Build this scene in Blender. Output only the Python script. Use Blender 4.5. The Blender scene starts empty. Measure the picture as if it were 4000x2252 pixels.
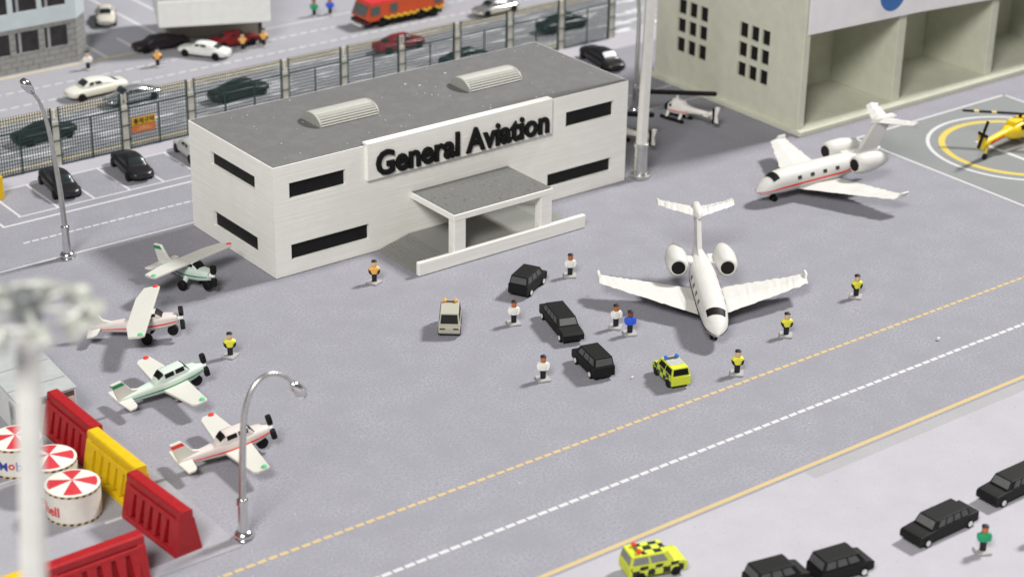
import bpy, bmesh, math, random
from mathutils import Vector, Matrix
random.seed(7)
scene = bpy.context.scene
PI = math.pi
def R(d): return math.radians(d)

# ------------------------------------------------------------------ camera, light, exposure
cam_d = bpy.data.cameras.new('camera'); cam = bpy.data.objects.new('camera', cam_d)
scene.collection.objects.link(cam)
_r = Vector((0.79322636, -0.60872466, 0.01569162)); _u = Vector((0.24594328, 0.34384864, 0.90624501)); _w = Vector((0.55704923, 0.71499818, -0.42246154))
cam.matrix_world = Matrix(((_r.x, _u.x, -_w.x, -73.7843), (_r.y, _u.y, -_w.y, -124.9456), (_r.z, _u.z, -_w.z, 66.6614), (0, 0, 0, 1)))
cam_d.sensor_width = 36.0; cam_d.lens = 7851.1 / 4000 * 36
cam_d.clip_start = 1.0; cam_d.clip_end = 2000
cam_d.dof.use_dof = True; cam_d.dof.focus_distance = 149; cam_d.dof.aperture_fstop = 0.0707 / 0.78
scene.camera = cam
world = bpy.data.worlds.new('World'); scene.world = world; world.use_nodes = True
bg = world.node_tree.nodes['Background']; bg.inputs[0].default_value = (1.0, 0.985, 0.96, 1); bg.inputs[1].default_value = 0.13
def area(name, d, dist, size, power, col=(1, 1, 1), tgt=(12, 0, 0)):
    l = bpy.data.lights.new(name, 'AREA'); l.shape = 'SQUARE'; l.size = size; l.energy = power; l.color = col
    o = bpy.data.objects.new(name, l); scene.collection.objects.link(o)
    d = Vector(d).normalized(); o.location = Vector(tgt) + d * dist
    o.rotation_euler = (-d).to_track_quat('-Z', 'Y').to_euler()
    return o
area('ceiling_lamp_key', (0.70, -0.02, 0.715), 700, 84, 6.7e6, (1, 0.985, 0.96))
area('ceiling_lamp_fill', (-0.57, -0.50, 0.65), 350, 90, 1.05e6, (1, 0.98, 0.95))
scene.view_settings.view_transform = 'Standard'; scene.view_settings.look = 'None'
scene.view_settings.gamma = 1; scene.view_settings.exposure = 0.0; scene.view_settings.use_curve_mapping = False

# ------------------------------------------------------------------ materials
MATS = {}
def s2l(c): return c / 12.92 if c <= 0.04045 else ((c + 0.055) / 1.055) ** 2.4
def nodes(name, rough=0.5, metal=0.0, spec=0.4):
    m = bpy.data.materials.new(name); m.use_nodes = True; nt = m.node_tree
    b = nt.nodes['Principled BSDF']; b.inputs['Roughness'].default_value = rough; b.inputs['Metallic'].default_value = metal
    b.inputs['Specular IOR Level'].default_value = spec
    return m, nt, b
def mix(nt, fac, a, b, blend='MIX'):
    n = nt.nodes.new('ShaderNodeMix'); n.data_type = 'RGBA'; n.blend_type = blend
    for sock, v in ((0, fac), (6, a), (7, b)):
        if isinstance(v, (int, float)): n.inputs[sock].default_value = v
        elif isinstance(v, tuple): n.inputs[sock].default_value = (*v, 1) if len(v) == 3 else v
        else: nt.links.new(v, n.inputs[sock])
    return n.outputs[2]
def noise(nt, scale, detail=3, stretch=(1, 1, 1), rough=0.55):
    tc = nt.nodes.new('ShaderNodeTexCoord'); mp = nt.nodes.new('ShaderNodeMapping'); mp.inputs['Scale'].default_value = stretch
    n = nt.nodes.new('ShaderNodeTexNoise'); n.inputs['Scale'].default_value = scale; n.inputs['Detail'].default_value = detail; n.inputs['Roughness'].default_value = rough
    nt.links.new(tc.outputs['Object'], mp.inputs[0]); nt.links.new(mp.outputs[0], n.inputs['Vector'])
    return n.outputs['Fac']
def ramp(nt, fac, a, b, ca=(0, 0, 0), cb=(1, 1, 1)):
    r = nt.nodes.new('ShaderNodeValToRGB'); r.color_ramp.elements[0].position = a; r.color_ramp.elements[1].position = b
    r.color_ramp.elements[0].color = (*ca, 1); r.color_ramp.elements[1].color = (*cb, 1); nt.links.new(fac, r.inputs[0])
    return r.outputs[0]
def bump(nt, b, h, strength, dist=0.05):
    n = nt.nodes.new('ShaderNodeBump'); n.inputs['Strength'].default_value = strength; n.inputs['Distance'].default_value = dist
    nt.links.new(h, n.inputs['Height']); nt.links.new(n.outputs[0], b.inputs['Normal'])
def sc(c, k): return tuple(min(1, x * k) for x in c)
def plain(name, col, rough=0.5, metal=0.0, var=0.10, scale=3.0, spec=0.4, bmp=0.0):
    if name in MATS: return MATS[name]
    m, nt, b = nodes(name, rough, metal, spec)
    f = ramp(nt, noise(nt, scale, 4), 0.3, 0.7)
    nt.links.new(mix(nt, f, sc(col, 1 - var), sc(col, 1 + var)), b.inputs['Base Color'])
    if bmp: bump(nt, b, noise(nt, scale * 4, 3), bmp)
    MATS[name] = m; return m
def printed(name, col, rough=0.5, layer=5.0, var=0.07, bmp=0.35, dust=0.0, spec=0.35):
    """3D-printed plastic: thin horizontal layers"""
    if name in MATS: return MATS[name]
    m, nt, b = nodes(name, rough, 0, spec)
    lay = noise(nt, 1.0, 2, (0.12, 0.12, layer)); blot = noise(nt, 0.7, 4)
    c = mix(nt, ramp(nt, lay, 0.3, 0.7), sc(col, 1 - var), sc(col, 1 + var * 0.5))
    c = mix(nt, ramp(nt, blot, 0.35, 0.75), c, sc(col, 0.94))
    if dust:
        d = ramp(nt, noise(nt, 6.5, 2), 0.735, 0.77); c = mix(nt, d, c, (dust, dust, dust * 0.97))
    nt.links.new(c, b.inputs['Base Color']); bump(nt, b, lay, bmp, 0.04)
    MATS[name] = m; return m
def paper(name, col, speck=0.16, mott=0.07, white=0.0, rough=0.8, streak=None):
    """printed card ground sheet: fine grain, mottling, dust specks"""
    if name in MATS: return MATS[name]
    m, nt, b = nodes(name, rough, 0, 0.25)
    c = mix(nt, ramp(nt, noise(nt, 5.0, 7, rough=0.9), 0.38, 0.62), sc(col, 1 - speck * 1.25), sc(col, 1 + speck * 1.25))
    c = mix(nt, ramp(nt, noise(nt, 0.35, 5), 0.3, 0.75), c, sc(col, 1 - mott * 1.4))
    c = mix(nt, mix(nt, 1.0, ramp(nt, noise(nt, 5.0, 2), 0.66, 0.72), (0.55, 0.55, 0.55), 'MULTIPLY'), c, sc(col, 0.45))
    if white:
        c = mix(nt, ramp(nt, noise(nt, 5.3, 1), 0.77, 0.80), c, (white, white, white))
    if streak:
        c = mix(nt, ramp(nt, noise(nt, 0.55, 5, (0.35, 1.6, 1)), 0.54, 0.60), c, streak)  # irregular pale streaks, longer along X
    nt.links.new(c, b.inputs['Base Color']); bump(nt, b, noise(nt, 9, 3), 0.12, 0.03)
    MATS[name] = m; return m
def brick(name, col, mortar, scale=1.0):
    if name in MATS: return MATS[name]
    m, nt, b = nodes(name, 0.8)
    tc = nt.nodes.new('ShaderNodeTexCoord'); mp = nt.nodes.new('ShaderNodeMapping'); mp.inputs['Rotation'].default_value = (R(90), 0, 0)
    n = nt.nodes.new('ShaderNodeTexBrick'); n.inputs['Scale'].default_value = scale
    n.inputs['Color1'].default_value = (*col, 1); n.inputs['Color2'].default_value = (*sc(col, 0.85), 1); n.inputs['Mortar'].default_value = (*mortar, 1)
    n.inputs['Mortar Size'].default_value = 0.03
    nt.links.new(tc.outputs['Object'], mp.inputs[0]); nt.links.new(mp.outputs[0], n.inputs['Vector'])
    nt.links.new(mix(nt, ramp(nt, noise(nt, 3, 4), 0.3, 0.7), n.outputs[0], sc(col, 0.9)), b.inputs['Base Color'])
    MATS[name] = m; return m
def checker(name, a, c, scale, off=(0.03, 0.03, 0.03)):
    if name in MATS: return MATS[name]
    m, nt, b = nodes(name, 0.5)
    tc = nt.nodes.new('ShaderNodeTexCoord'); mp = nt.nodes.new('ShaderNodeMapping'); mp.inputs['Location'].default_value = off
    nz = nt.nodes.new('ShaderNodeTexNoise'); nz.inputs['Scale'].default_value = 5
    ad = nt.nodes.new('ShaderNodeVectorMath'); ad.operation = 'MULTIPLY_ADD'; ad.inputs[1].default_value = (0.22, 0.22, 0.22)
    n = nt.nodes.new('ShaderNodeTexChecker'); n.inputs['Scale'].default_value = scale
    n.inputs['Color1'].default_value = (*a, 1); n.inputs['Color2'].default_value = (*c, 1)
    nt.links.new(tc.outputs['Object'], mp.inputs[0]); nt.links.new(tc.outputs['Object'], nz.inputs['Vector'])
    nt.links.new(nz.outputs['Color'], ad.inputs[0]); nt.links.new(mp.outputs[0], ad.inputs[2])
    nt.links.new(ad.outputs[0], n.inputs['Vector']); nt.links.new(n.outputs[0], b.inputs['Base Color'])
    MATS[name] = m; return m

WHITE = printed('white_print', (0.86, 0.85, 0.80), 0.5, 6.0, 0.08, 0.5)
JETW = printed('jet_white', (0.62, 0.612, 0.585), 0.45, 9.0, 0.05, 0.5)
ROOF = plain('grey_roof_print', (0.165, 0.165, 0.168), 0.65, 0, 0.08, 1.2, 0.3, 0.05)
GREY_DECK = printed('grey_deck', (0.235, 0.235, 0.22), 0.6, 5, 0.10, 0.4, dust=0.5)
DARK_PANE_AND_SHADE = plain('dark_pane_and_shade', (0.009, 0.009, 0.009), 0.55, 0, 0.15, 5, 0.2)
BLACK = plain('black_paint', (0.006, 0.006, 0.006), 0.55, 0, 0.3, 4, 0.2)
BLACK_PRINT = printed('black_print', (0.0085, 0.0085, 0.0085), 0.55, 9, 0.3, 0.8, dust=0.06, spec=0.22)
GREY_PANE = plain('grey_pane', (0.075, 0.078, 0.08), 0.45)
CHROME = plain('chrome', (0.72, 0.72, 0.72), 0.2, 1.0, 0.06, 2)
STEEL = plain('brushed_steel', (0.60, 0.60, 0.58), 0.38, 1.0, 0.1, 3)
CONCRETE = plain('post_concrete', (0.47, 0.455, 0.40), 0.8, 0, 0.12, 2)
GREEN_WIRE = plain('green_wire', (0.022, 0.048, 0.045), 0.5)
YELLOW_PALE = plain('pale_yellow_rail', (0.60, 0.50, 0.22), 0.6)
LINE_W = paper('line_white', (0.56, 0.56, 0.575), 0.06, 0.04)
LINE_Y = paper('line_yellow', (0.52, 0.405, 0.215), 0.06, 0.05)
LINE_CREAM = paper('line_cream', (0.60, 0.49, 0.27), 0.08, 0.06)
PASTE = plain('figure_base_grey', (0.36, 0.352, 0.345), 0.55, 0, 0.08, 4)
HUB_W = plain('hub_white', (0.75, 0.75, 0.74), 0.5)
RED = plain('red_plastic', (0.33, 0.009, 0.013), 0.42, 0, 0.12, 2, 0.5)
YEL = plain('yellow_plastic', (0.66, 0.43, 0.006), 0.45, 0, 0.08, 2, 0.5)
LIME = printed('lime_print', (0.58, 0.64, 0.04), 0.5, 8, 0.08, 0.3)
RED_PAINT = plain('red_marking', (0.72, 0.035, 0.02), 0.5)
GRN_PAINT = plain('green_marking', (0.015, 0.24, 0.085), 0.5)
GRN_LIGHT = plain('green_tip', (0.10, 0.48, 0.22), 0.45)
FS_GREEN = plain('sage_plastic', (0.585, 0.592, 0.487), 0.6, 0, 0.05, 0.9, 0.3, 0.04)
BANNER = plain('paper_banner', (0.80, 0.785, 0.81), 0.8, 0, 0.04, 0.6)

# ------------------------------------------------------------------ mesh helpers
class MB:
    def __init__(s): s.v = []; s.f = []; s.m = []
    def add(s, vs, fs, mi=0):
        o = len(s.v); s.v += [Vector(p) for p in vs]
        for f in fs: s.f.append([i + o for i in f]); s.m.append(mi)
        return s
    def box(s, x0, x1, y0, y1, z0, z1, mi=0, rot=0, c=None):
        vs = [(x, y, z) for z in (z0, z1) for x, y in ((x0, y0), (x1, y0), (x1, y1), (x0, y1))]
        if rot:
            c = c or ((x0 + x1) / 2, (y0 + y1) / 2); k, h = math.cos(rot), math.sin(rot)
            vs = [(c[0] + (x - c[0]) * k - (y - c[1]) * h, c[1] + (x - c[0]) * h + (y - c[1]) * k, z) for x, y, z in vs]
        return s.add(vs, [(3, 2, 1, 0), (4, 5, 6, 7), (0, 1, 5, 4), (1, 2, 6, 5), (2, 3, 7, 6), (3, 0, 4, 7)], mi)
    def hexa(s, b, t, mi=0):       # bottom quad, top quad (ccw from above)
        return s.add(list(b) + list(t), [(3, 2, 1, 0), (4, 5, 6, 7), (0, 1, 5, 4), (1, 2, 6, 5), (2, 3, 7, 6), (3, 0, 4, 7)], mi)
    def prism(s, poly, d, mi=0):   # poly: 3D points, d: extrusion vector
        n = len(poly); d = Vector(d); vs = [Vector(p) for p in poly] + [Vector(p) + d for p in poly]
        return s.add(vs, [tuple(range(n - 1, -1, -1)), tuple(range(n, 2 * n))] + [(i, (i + 1) % n, n + (i + 1) % n, n + i) for i in range(n)], mi)
    def tube(s, pts, rad, n=10, mi=0, caps=True):
        pts = [Vector(p) for p in pts]; rad = rad if isinstance(rad, (list, tuple)) else [rad] * len(pts)
        vs = []; ref = None
        for i, p in enumerate(pts):
            t = (pts[min(i + 1, len(pts) - 1)] - pts[max(i - 1, 0)]).normalized()
            if ref is None: ref = Vector((0, 1, 0)) if abs(t.y) < 0.9 else Vector((1, 0, 0))
            a = t.cross(ref).normalized(); b = t.cross(a).normalized(); ref = -a.cross(t) if False else ref
            for k in range(n):
                q = 2 * PI * k / n; vs.append(p + (a * math.cos(q) + b * math.sin(q)) * rad[i])
        fs = [(i * n + k, i * n + (k + 1) % n, (i + 1) * n + (k + 1) % n, (i + 1) * n + k) for i in range(len(pts) - 1) for k in range(n)]
        if caps: fs += [tuple(range(n - 1, -1, -1)), tuple((len(pts) - 1) * n + k for k in range(n))]
        return s.add(vs, fs, mi)
    def cyl(s, c, r, h, axis='z', n=20, mi=0):
        c = Vector(c); d = {'x': Vector((1, 0, 0)), 'y': Vector((0, 1, 0)), 'z': Vector((0, 0, 1))}[axis] * (h / 2)
        return s.tube([c - d, c + d], r, n, mi)
    def ball(s, c, r, mi=0, n=10, m=6, zs=1.0):
        c = Vector(c); vs = [c + Vector((0, 0, -r * zs))]
        for i in range(1, m):
            a = -PI / 2 + PI * i / m
            for k in range(n):
                q = 2 * PI * k / n; vs.append(c + Vector((r * math.cos(a) * math.cos(q), r * math.cos(a) * math.sin(q), r * zs * math.sin(a))))
        vs.append(c + Vector((0, 0, r * zs))); L = len(vs) - 1
        fs = [(0, 1 + (k + 1) % n, 1 + k) for k in range(n)]
        for i in range(m - 2):
            for k in range(n): fs.append((1 + i * n + k, 1 + i * n + (k + 1) % n, 1 + (i + 1) * n + (k + 1) % n, 1 + (i + 1) * n + k))
        fs += [(1 + (m - 2) * n + k, 1 + (m - 2) * n + (k + 1) % n, L) for k in range(n)]
        return s.add(vs, fs, mi)
    def sheet(s, poly, z, mi=0): return s.add([(x, y, z) for x, y in poly], [tuple(range(len(poly)))], mi)
    def rect(s, x0, x1, y0, y1, z, mi=0): return s.sheet([(x0, y0), (x1, y0), (x1, y1), (x0, y1)], z, mi)

def obj(name, mb, mats, parent=None, bevel=0, seg=1, smooth=False):
    me = bpy.data.meshes.new(name); me.from_pydata([tuple(v) for v in mb.v], [], mb.f)
    for i, p in enumerate(me.polygons): p.material_index = mb.m[i]
    bm = bmesh.new(); bm.from_mesh(me); bmesh.ops.recalc_face_normals(bm, faces=bm.faces)
    if bevel:
        es = [e for e in bm.edges if len(e.link_faces) == 2 and e.calc_face_angle(0) > 0.5]
        bmesh.ops.bevel(bm, geom=es, offset=bevel, segments=seg, profile=0.6, affect='EDGES', clamp_overlap=True)
    for f in bm.faces: f.smooth = bool(smooth)
    if smooth and smooth is not True:
        for e in bm.edges:
            if len(e.link_faces) == 2 and e.calc_face_angle(0) > smooth: e.smooth = False
    bm.to_mesh(me); bm.free()
    for m in (mats if isinstance(mats, (list, tuple)) else [mats]): me.materials.append(m)
    o = bpy.data.objects.new(name, me); scene.collection.objects.link(o)
    if parent: o.parent = parent
    return o
def tag(o, label, cat, group=None):
    o['label'] = label; o['category'] = cat
    if group: o['group'] = group
    return o
def thing(name, label, cat, loc=(0, 0, 0), head=0, group=None):
    o = bpy.data.objects.new(name, None); scene.collection.objects.link(o); o.empty_display_size = 0.3
    o.location = loc; o.rotation_euler = (0, 0, R(head)); return tag(o, label, cat, group)
def struct(name, mb, m):
    o = obj(name, mb, m); o['kind'] = 'structure'; return o
def dup(root, loc, head, label, group=None):
    r = root.copy(); scene.collection.objects.link(r); r.location = loc; r.rotation_euler = (0, 0, R(head)); r['label'] = label
    if group: r['group'] = group
    for ch in list(root.children):
        c = ch.copy(); scene.collection.objects.link(c); c.parent = r
        for g in list(ch.children):
            d = g.copy(); scene.collection.objects.link(d); d.parent = c
    return r
def text_mesh(txt, size, depth, fat=0.0):
    cu = bpy.data.curves.new('lettering', 'FONT'); cu.body = txt; cu.size = size; cu.extrude = depth; cu.offset = fat
    cu.align_x = 'CENTER'; cu.align_y = 'CENTER'; cu.resolution_u = 3
    o = bpy.data.objects.new('lettering', cu); scene.collection.objects.link(o)
    dg = bpy.context.evaluated_depsgraph_get(); me = bpy.data.meshes.new_from_object(o.evaluated_get(dg))
    bpy.data.objects.remove(o); bpy.data.curves.remove(cu)
    return me
def text_obj(name, txt, size, depth, m, parent, fn, width=None, fat=0.0):
    """text in its own (u,v,w) frame, mapped by fn to the parent's space"""
    me = text_mesh(txt, size, depth, fat)
    xs = [v.co.x for v in me.vertices]; ys = [v.co.y for v in me.vertices]
    cx, cy = (min(xs) + max(xs)) / 2, (min(ys) + max(ys)) / 2; k = (width / (max(xs) - min(xs))) if width else 1
    for v in me.vertices: v.co = fn((v.co.x - cx) * k, (v.co.y - cy) * (k if width else 1), v.co.z)
    me.materials.clear(); me.materials.append(m); me.name = name
    o = bpy.data.objects.new(name, me); scene.collection.objects.link(o)
    if parent: o.parent = parent
    return o

class Loft:
    """body along X; stations (x, zc, half width, up, down, exponent)"""
    def __init__(s, st): s.st = sorted(st)
    def par(s, x):
        st = s.st
        if x <= st[0][0]: return st[0][1:]
        if x >= st[-1][0]: return st[-1][1:]
        for i in range(len(st) - 1):
            if st[i][0] <= x <= st[i + 1][0]: break
        a, b = st[i], st[i + 1]; h = b[0] - a[0]; t = (x - a[0]) / h; out = []
        for k in range(1, 6):
            def sl(j):
                if 0 < j < len(st) - 1:
                    d0 = (st[j][k] - st[j - 1][k]) / (st[j][0] - st[j - 1][0]); d1 = (st[j + 1][k] - st[j][k]) / (st[j + 1][0] - st[j][0])
                    return 0 if d0 * d1 <= 0 else 2 * d0 * d1 / (d0 + d1)
                j2 = 1 if j == 0 else j; return (st[j2][k] - st[j2 - 1][k]) / (st[j2][0] - st[j2 - 1][0])
            m0, m1 = sl(i) * h, sl(i + 1) * h
            out.append((2 * t**3 - 3 * t**2 + 1) * a[k] + (t**3 - 2 * t**2 + t) * m0 + (-2 * t**3 + 3 * t**2) * b[k] + (t**3 - t**2) * m1)
        return out
    def raw(s, x, q):
        zc, hw, up, dn, n = s.par(x); c, d = math.cos(q), math.sin(q); e = 2 / n
        return Vector((x, math.copysign(abs(c) ** e, c) * hw, zc + math.copysign(abs(d) ** e, d) * (up if d > 0 else dn)))
    def pt(s, x, q, off=0):
        p = s.raw(x, q)
        if off:
            a = s.raw(x + 0.01, q) - s.raw(x - 0.01, q); b = s.raw(x, q + 0.01) - s.raw(x, q - 0.01)
            nn = b.cross(a)
            if nn.length > 1e-9:
                nn.normalize(); mid = Vector((x, 0, s.par(x)[0]))
                if nn.dot(p - mid) < 0: nn = -nn
                p = p + nn * off
        return p
    def mesh(s, mb, nx=28, nt=28, mi=0):
        x0, x1 = s.st[0][0], s.st[-1][0]; vs = []
        for i in range(nx + 1):
            u = i / nx; x = x0 + (x1 - x0) * (0.5 - 0.5 * math.cos(PI * u))
            for k in range(nt): vs.append(s.raw(x, 2 * PI * (k + 0.5) / nt))
        fs = [(i * nt + k, i * nt + (k + 1) % nt, (i + 1) * nt + (k + 1) % nt, (i + 1) * nt + k) for i in range(nx) for k in range(nt)]
        fs += [tuple(range(nt - 1, -1, -1)), tuple(nx * nt + k for k in range(nt))]
        return mb.add(vs, fs, mi)
    def patch(s, mb, x0, x1, q0, q1, off=0.02, nx=8, nt=4, skew=0.0, mi=0, th=0.05):
        vs = []
        for lay in (off, off - th):
            for i in range(nx + 1):
                for k in range(nt + 1):
                    q = q0 + (q1 - q0) * k / nt; x = x0 + (x1 - x0) * i / nx + skew * k / nt
                    vs.append(s.pt(x, q, lay))
        w = nt + 1; N = (nx + 1) * w
        fs = [(i * w + k, i * w + k + 1, (i + 1) * w + k + 1, (i + 1) * w + k) for i in range(nx) for k in range(nt)]
        ring = [i * w for i in range(nx + 1)] + [nx * w + k for k in range(1, nt + 1)] + [i * w + nt for i in range(nx - 1, -1, -1)] + [k for k in range(nt - 1, 0, -1)]
        fs += [(ring[j], ring[(j + 1) % len(ring)], ring[(j + 1) % len(ring)] + N, ring[j] + N) for j in range(len(ring))]
        return mb.add(vs, fs, mi)

def wall(mb, f, u0, u1, v0, v1, holes, depth):
    """flat wall in (u,v) with rectangular openings and reveals; f(u,v,w) -> point, w grows inwards"""
    us = sorted({u0, u1, *[h[0] for h in holes], *[h[1] for h in holes]}); vs = sorted({v0, v1, *[h[2] for h in holes], *[h[3] for h in holes]})
    for i in range(len(us) - 1):
        for j in range(len(vs) - 1):
            cu, cv = (us[i] + us[i + 1]) / 2, (vs[j] + vs[j + 1]) / 2
            if any(h[0] < cu < h[1] and h[2] < cv < h[3] for h in holes): continue
            mb.add([f(us[i], vs[j], 0), f(us[i + 1], vs[j], 0), f(us[i + 1], vs[j + 1], 0), f(us[i], vs[j + 1], 0)], [(0, 1, 2, 3)])
    for a, b, c, d in holes:
        for (p, q) in (((a, c), (b, c)), ((b, c), (b, d)), ((b, d), (a, d)), ((a, d), (a, c))):
            mb.add([f(*p, 0), f(*q, 0), f(*q, depth), f(*p, depth)], [(0, 1, 2, 3)])
    return mb

# ------------------------------------------------------------------ the setting: ground sheets and painted lines
APRON = paper('apron_card', (0.273, 0.270, 0.305), 0.30, 0.08, white=0.62)
ROADM = paper('road_card', (0.335, 0.332, 0.362), 0.10, 0.05)
ROADS = paper('road_card_streaked', (0.31, 0.312, 0.335), 0.10, 0.05, streak=(0.60, 0.61, 0.64))
PALE = paper('pale_card', (0.405, 0.395, 0.435), 0.07, 0.06)
SHEETM = paper('yard_card', (0.31, 0.308, 0.338), 0.13, 0.08)
HELIM = paper('helipad_card', (0.222, 0.232, 0.234), 0.12, 0.05)
def boxes_mb(*rs):
    mb = MB()
    for r in rs: mb.rect(*r)
    return mb
struct('ground', boxes_mb((-260, 420, -260, 460, -0.004)), PALE)
struct('apron', boxes_mb((-60, 140, -46.05, 29.0, 0.0)), APRON)
struct('taxiway_margin', boxes_mb((12.4, 140, -47.05, -46.05, 0.0)), paper('margin_card', (0.345, 0.34, 0.355), 0.1, 0.05))
struct('parking_lot', boxes_mb((-60, 51.0, 23.2, 29.5, 0.004)), APRON)
struct('verge', boxes_mb((-60, 57, 29.5, 33.0, 0.008)), PALE)
struct('road', boxes_mb((-60, 140, 33.0, 45.0, 0.006)), ROADS)
struct('road', boxes_mb((-60, 140, 45.0, 56.6, 0.006)), ROADM)
struct('station_yard', boxes_mb((-60, 140, 56.6, 120, 0.004)), paper('yard_far', (0.35, 0.348, 0.385), 0.08, 0.05))
mb = MB(); mb.box(-60, -22.1, -32.2, -1.0, 0.0, 0.05); struct('yard_pavement', mb, SHEETM)
struct('helipad', boxes_mb((60.7, 82.0, -25.6, -4.5, 0.006)), HELIM)
# white paint
mb = MB()
def dashes(x0, x1, y, w, per, ln, z=0.012, xd=True):
    x = x0
    while x < x1: mb.rect(x, min(x1, x + ln), y - w / 2, y + w / 2, z); x += per
dashes(-35, 100, -39.95, 0.32, 0.853, 0.70)
dashes(-13.1, 20, 18.0, 0.24, 0.78, 0.62)
dashes(-60, 140, 48.3, 0.26, 1.3, 0.86); dashes(-60, 140, 52.25, 0.26, 1.3, 0.86)
mb.rect(-60, 20, 13.68, 13.92, 0.012); mb.rect(-13.0, 30, 21.82, 22.1, 0.012); mb.rect(-13.1, -12.85, 21.82, 29.4, 0.016)
mb.rect(-11.1, 30, 23.15, 23.35, 0.012); mb.rect(-60, 50.8, 29.4, 29.62, 0.014)
for x in (-10.9, -7.4, -4.0, -0.6, 2.7, 6.1, 9.5): mb.rect(x - 0.11, x + 0.11, 23.35, 29.4, 0.015)
for x in (14.4, 18.2, 22.3, 26.2): mb.rect(x - 0.2, x + 0.2, 56.9 if x < 19 else 60.5, 62 if x < 19 else 90, 0.013)
mb.rect(30, 140, 55.6, 55.85, 0.013)
for a in ((43, 56.8, 12.6, 12.8), (43, 57, 16.75, 16.95), (56.8, 57.0, 8, 12.8), (48.6, 48.8, 12.8, 16.75)): mb.rect(*a, 0.012)
mb.rect(-27.7, -25.9, -25.05, -24.8, 0.062); mb.rect(-34, -29.3, -16.85, -16.55, 0.062)
struct('road_marking', mb, LINE_W)
mb = MB()
for a in ((60.6, 82.1, -4.62, -4.35), (60.6, 82.1, -25.7, -25.43), (60.55, 60.82, -25.7, -4.35), (81.88, 82.15, -25.7, -4.35)): mb.rect(*a, 0.012)
def ring(mb, cx, cy, r, w, z, n=96):
    vs = [(cx + rr * math.cos(2 * PI * k / n), cy + rr * math.sin(2 * PI * k / n), z) for k in range(n) for rr in (r - w / 2, r + w / 2)]
    mb.add(vs, [(2 * k, 2 * k + 1, (2 * k + 3) % (2 * n), (2 * k + 2) % (2 * n)) for k in range(n)])
ring(mb, 71.5, -14.9, 8.25, 0.36, 0.012)
mb.rect(69.35, 69.8, -18.2, -11.6, 0.012); mb.rect(73.1, 73.55, -18.2, -11.6, 0.012); mb.rect(69.8, 73.1, -15.1, -14.65, 0.012)
struct('helipad_marking', mb, LINE_W)
mb = MB(); ring(mb, 71.5, -14.9, 6.95, 0.62, 0.012); struct('helipad_ring', mb, paper('ring_yellow', (0.58, 0.46, 0.10), 0.06, 0.05))
mb = MB(); dashes(-35, 100, -34.35, 0.30, 0.79, 0.62); mb.rect(-60, 140, -45.84, -45.48, 0.012)
struct('taxiway_marking', mb, LINE_Y)
mb = MB(); mb.rect(-60, 140, 45.25, 45.75, 0.014); mb.rect(-60, 140, 44.3, 44.75, 0.014); mb.rect(-60, 56, 33.1, 33.45, 0.014); mb.rect(-60, 20, 56.5, 56.85, 0.016)
struct('road_edge_line', mb, LINE_CREAM)

# ------------------------------------------------------------------ terminal building
W, D, H = 36.0, 13.16, 9.37
T = thing('terminal_building', 'long white two-storey terminal building lettered General Aviation, with flat grey roof', 'building')
front = [(1.43, 6.65, 6.5, 7.83), (29.08, 34.4, 6.5, 7.88), (1.45, 8.8, 1.28, 2.62), (27.2, 34.35, 1.38, 2.62)]
side = [(2.8, 9.7, 6.64, 7.81), (2.7, 9.7, 1.3, 2.65)]
mb = MB()
wall(mb, lambda u, v, w: (u, w, v), 0, W, 0.06, H, front, 0.32)
wall(mb, lambda u, v, w: (w, u, v), 0, D, 0.06, H, side, 0.32)
wall(mb, lambda u, v, w: (W - w, u, v), 0, D, 0.06, H, side, 0.32)
wall(mb, lambda u, v, w: (u, D - w, v), 0, W, 0.06, H, [], 0.3)
mb.rect(0, W, 0, D, 0.06); 
for a in ((0, W, 0, 0.28), (0, W, D - 0.28, D), (0, 0.28, 0.28, D - 0.28), (W - 0.28, W, 0.28, D - 0.28)): mb.rect(*a, H)
bm_wall = obj('wall', mb, WHITE, T)
mb = MB()
mb.box(0.05, W - 0.05, 0.05, D - 0.05, 0.0, 0.055); obj('foundation', mb, BLACK, T)
for a, b, c, d in front: mb = MB(); mb.box(a - 0.05, b + 0.05, 0.30, 0.42, c - 0.05, d + 0.05); obj('window', mb, DARK_PANE_AND_SHADE, T)
for a, b, c, d in side:
    mb = MB(); mb.box(0.30, 0.42, a - 0.05, b + 0.05, c - 0.05, d + 0.05); obj('window', mb, DARK_PANE_AND_SHADE, T)
    mb = MB(); mb.box(W - 0.42, W - 0.30, a - 0.05, b + 0.05, c - 0.05, d + 0.05); obj('window', mb, DARK_PANE_AND_SHADE, T)
ROOFD = plain('grey_roof', (0.20, 0.20, 0.203), 0.7)
m, nt, b = nodes('scratched_deck', 0.65, 0, 0.3)
c = mix(nt, ramp(nt, noise(nt, 6, 4), 0.3, 0.7), (0.125, 0.125, 0.12), (0.165, 0.165, 0.158))
c = mix(nt, ramp(nt, noise(nt, 3.2, 2, (2.2, 0.5, 1)), 0.62, 0.68), c, (0.075, 0.075, 0.07)); c = mix(nt, ramp(nt, noise(nt, 4.6, 1.5), 0.74, 0.77), c, (0.5, 0.5, 0.48))
nt.links.new(c, b.inputs['Base Color']); DECK = m
m, nt, b = nodes('grey_roof_dusty', 0.7, 0, 0.3)
c = mix(nt, ramp(nt, noise(nt, 9, 4), 0.3, 0.7), (0.125, 0.125, 0.126), (0.165, 0.165, 0.166))
c = mix(nt, ramp(nt, noise(nt, 4.6, 1.5), 0.775, 0.80), c, (0.6, 0.6, 0.58)); c = mix(nt, ramp(nt, noise(nt, 0.9, 3), 0.45, 0.8), c, (0.17, 0.17, 0.167))
nt.links.new(c, b.inputs['Base Color']); ROOFD = m
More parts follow.
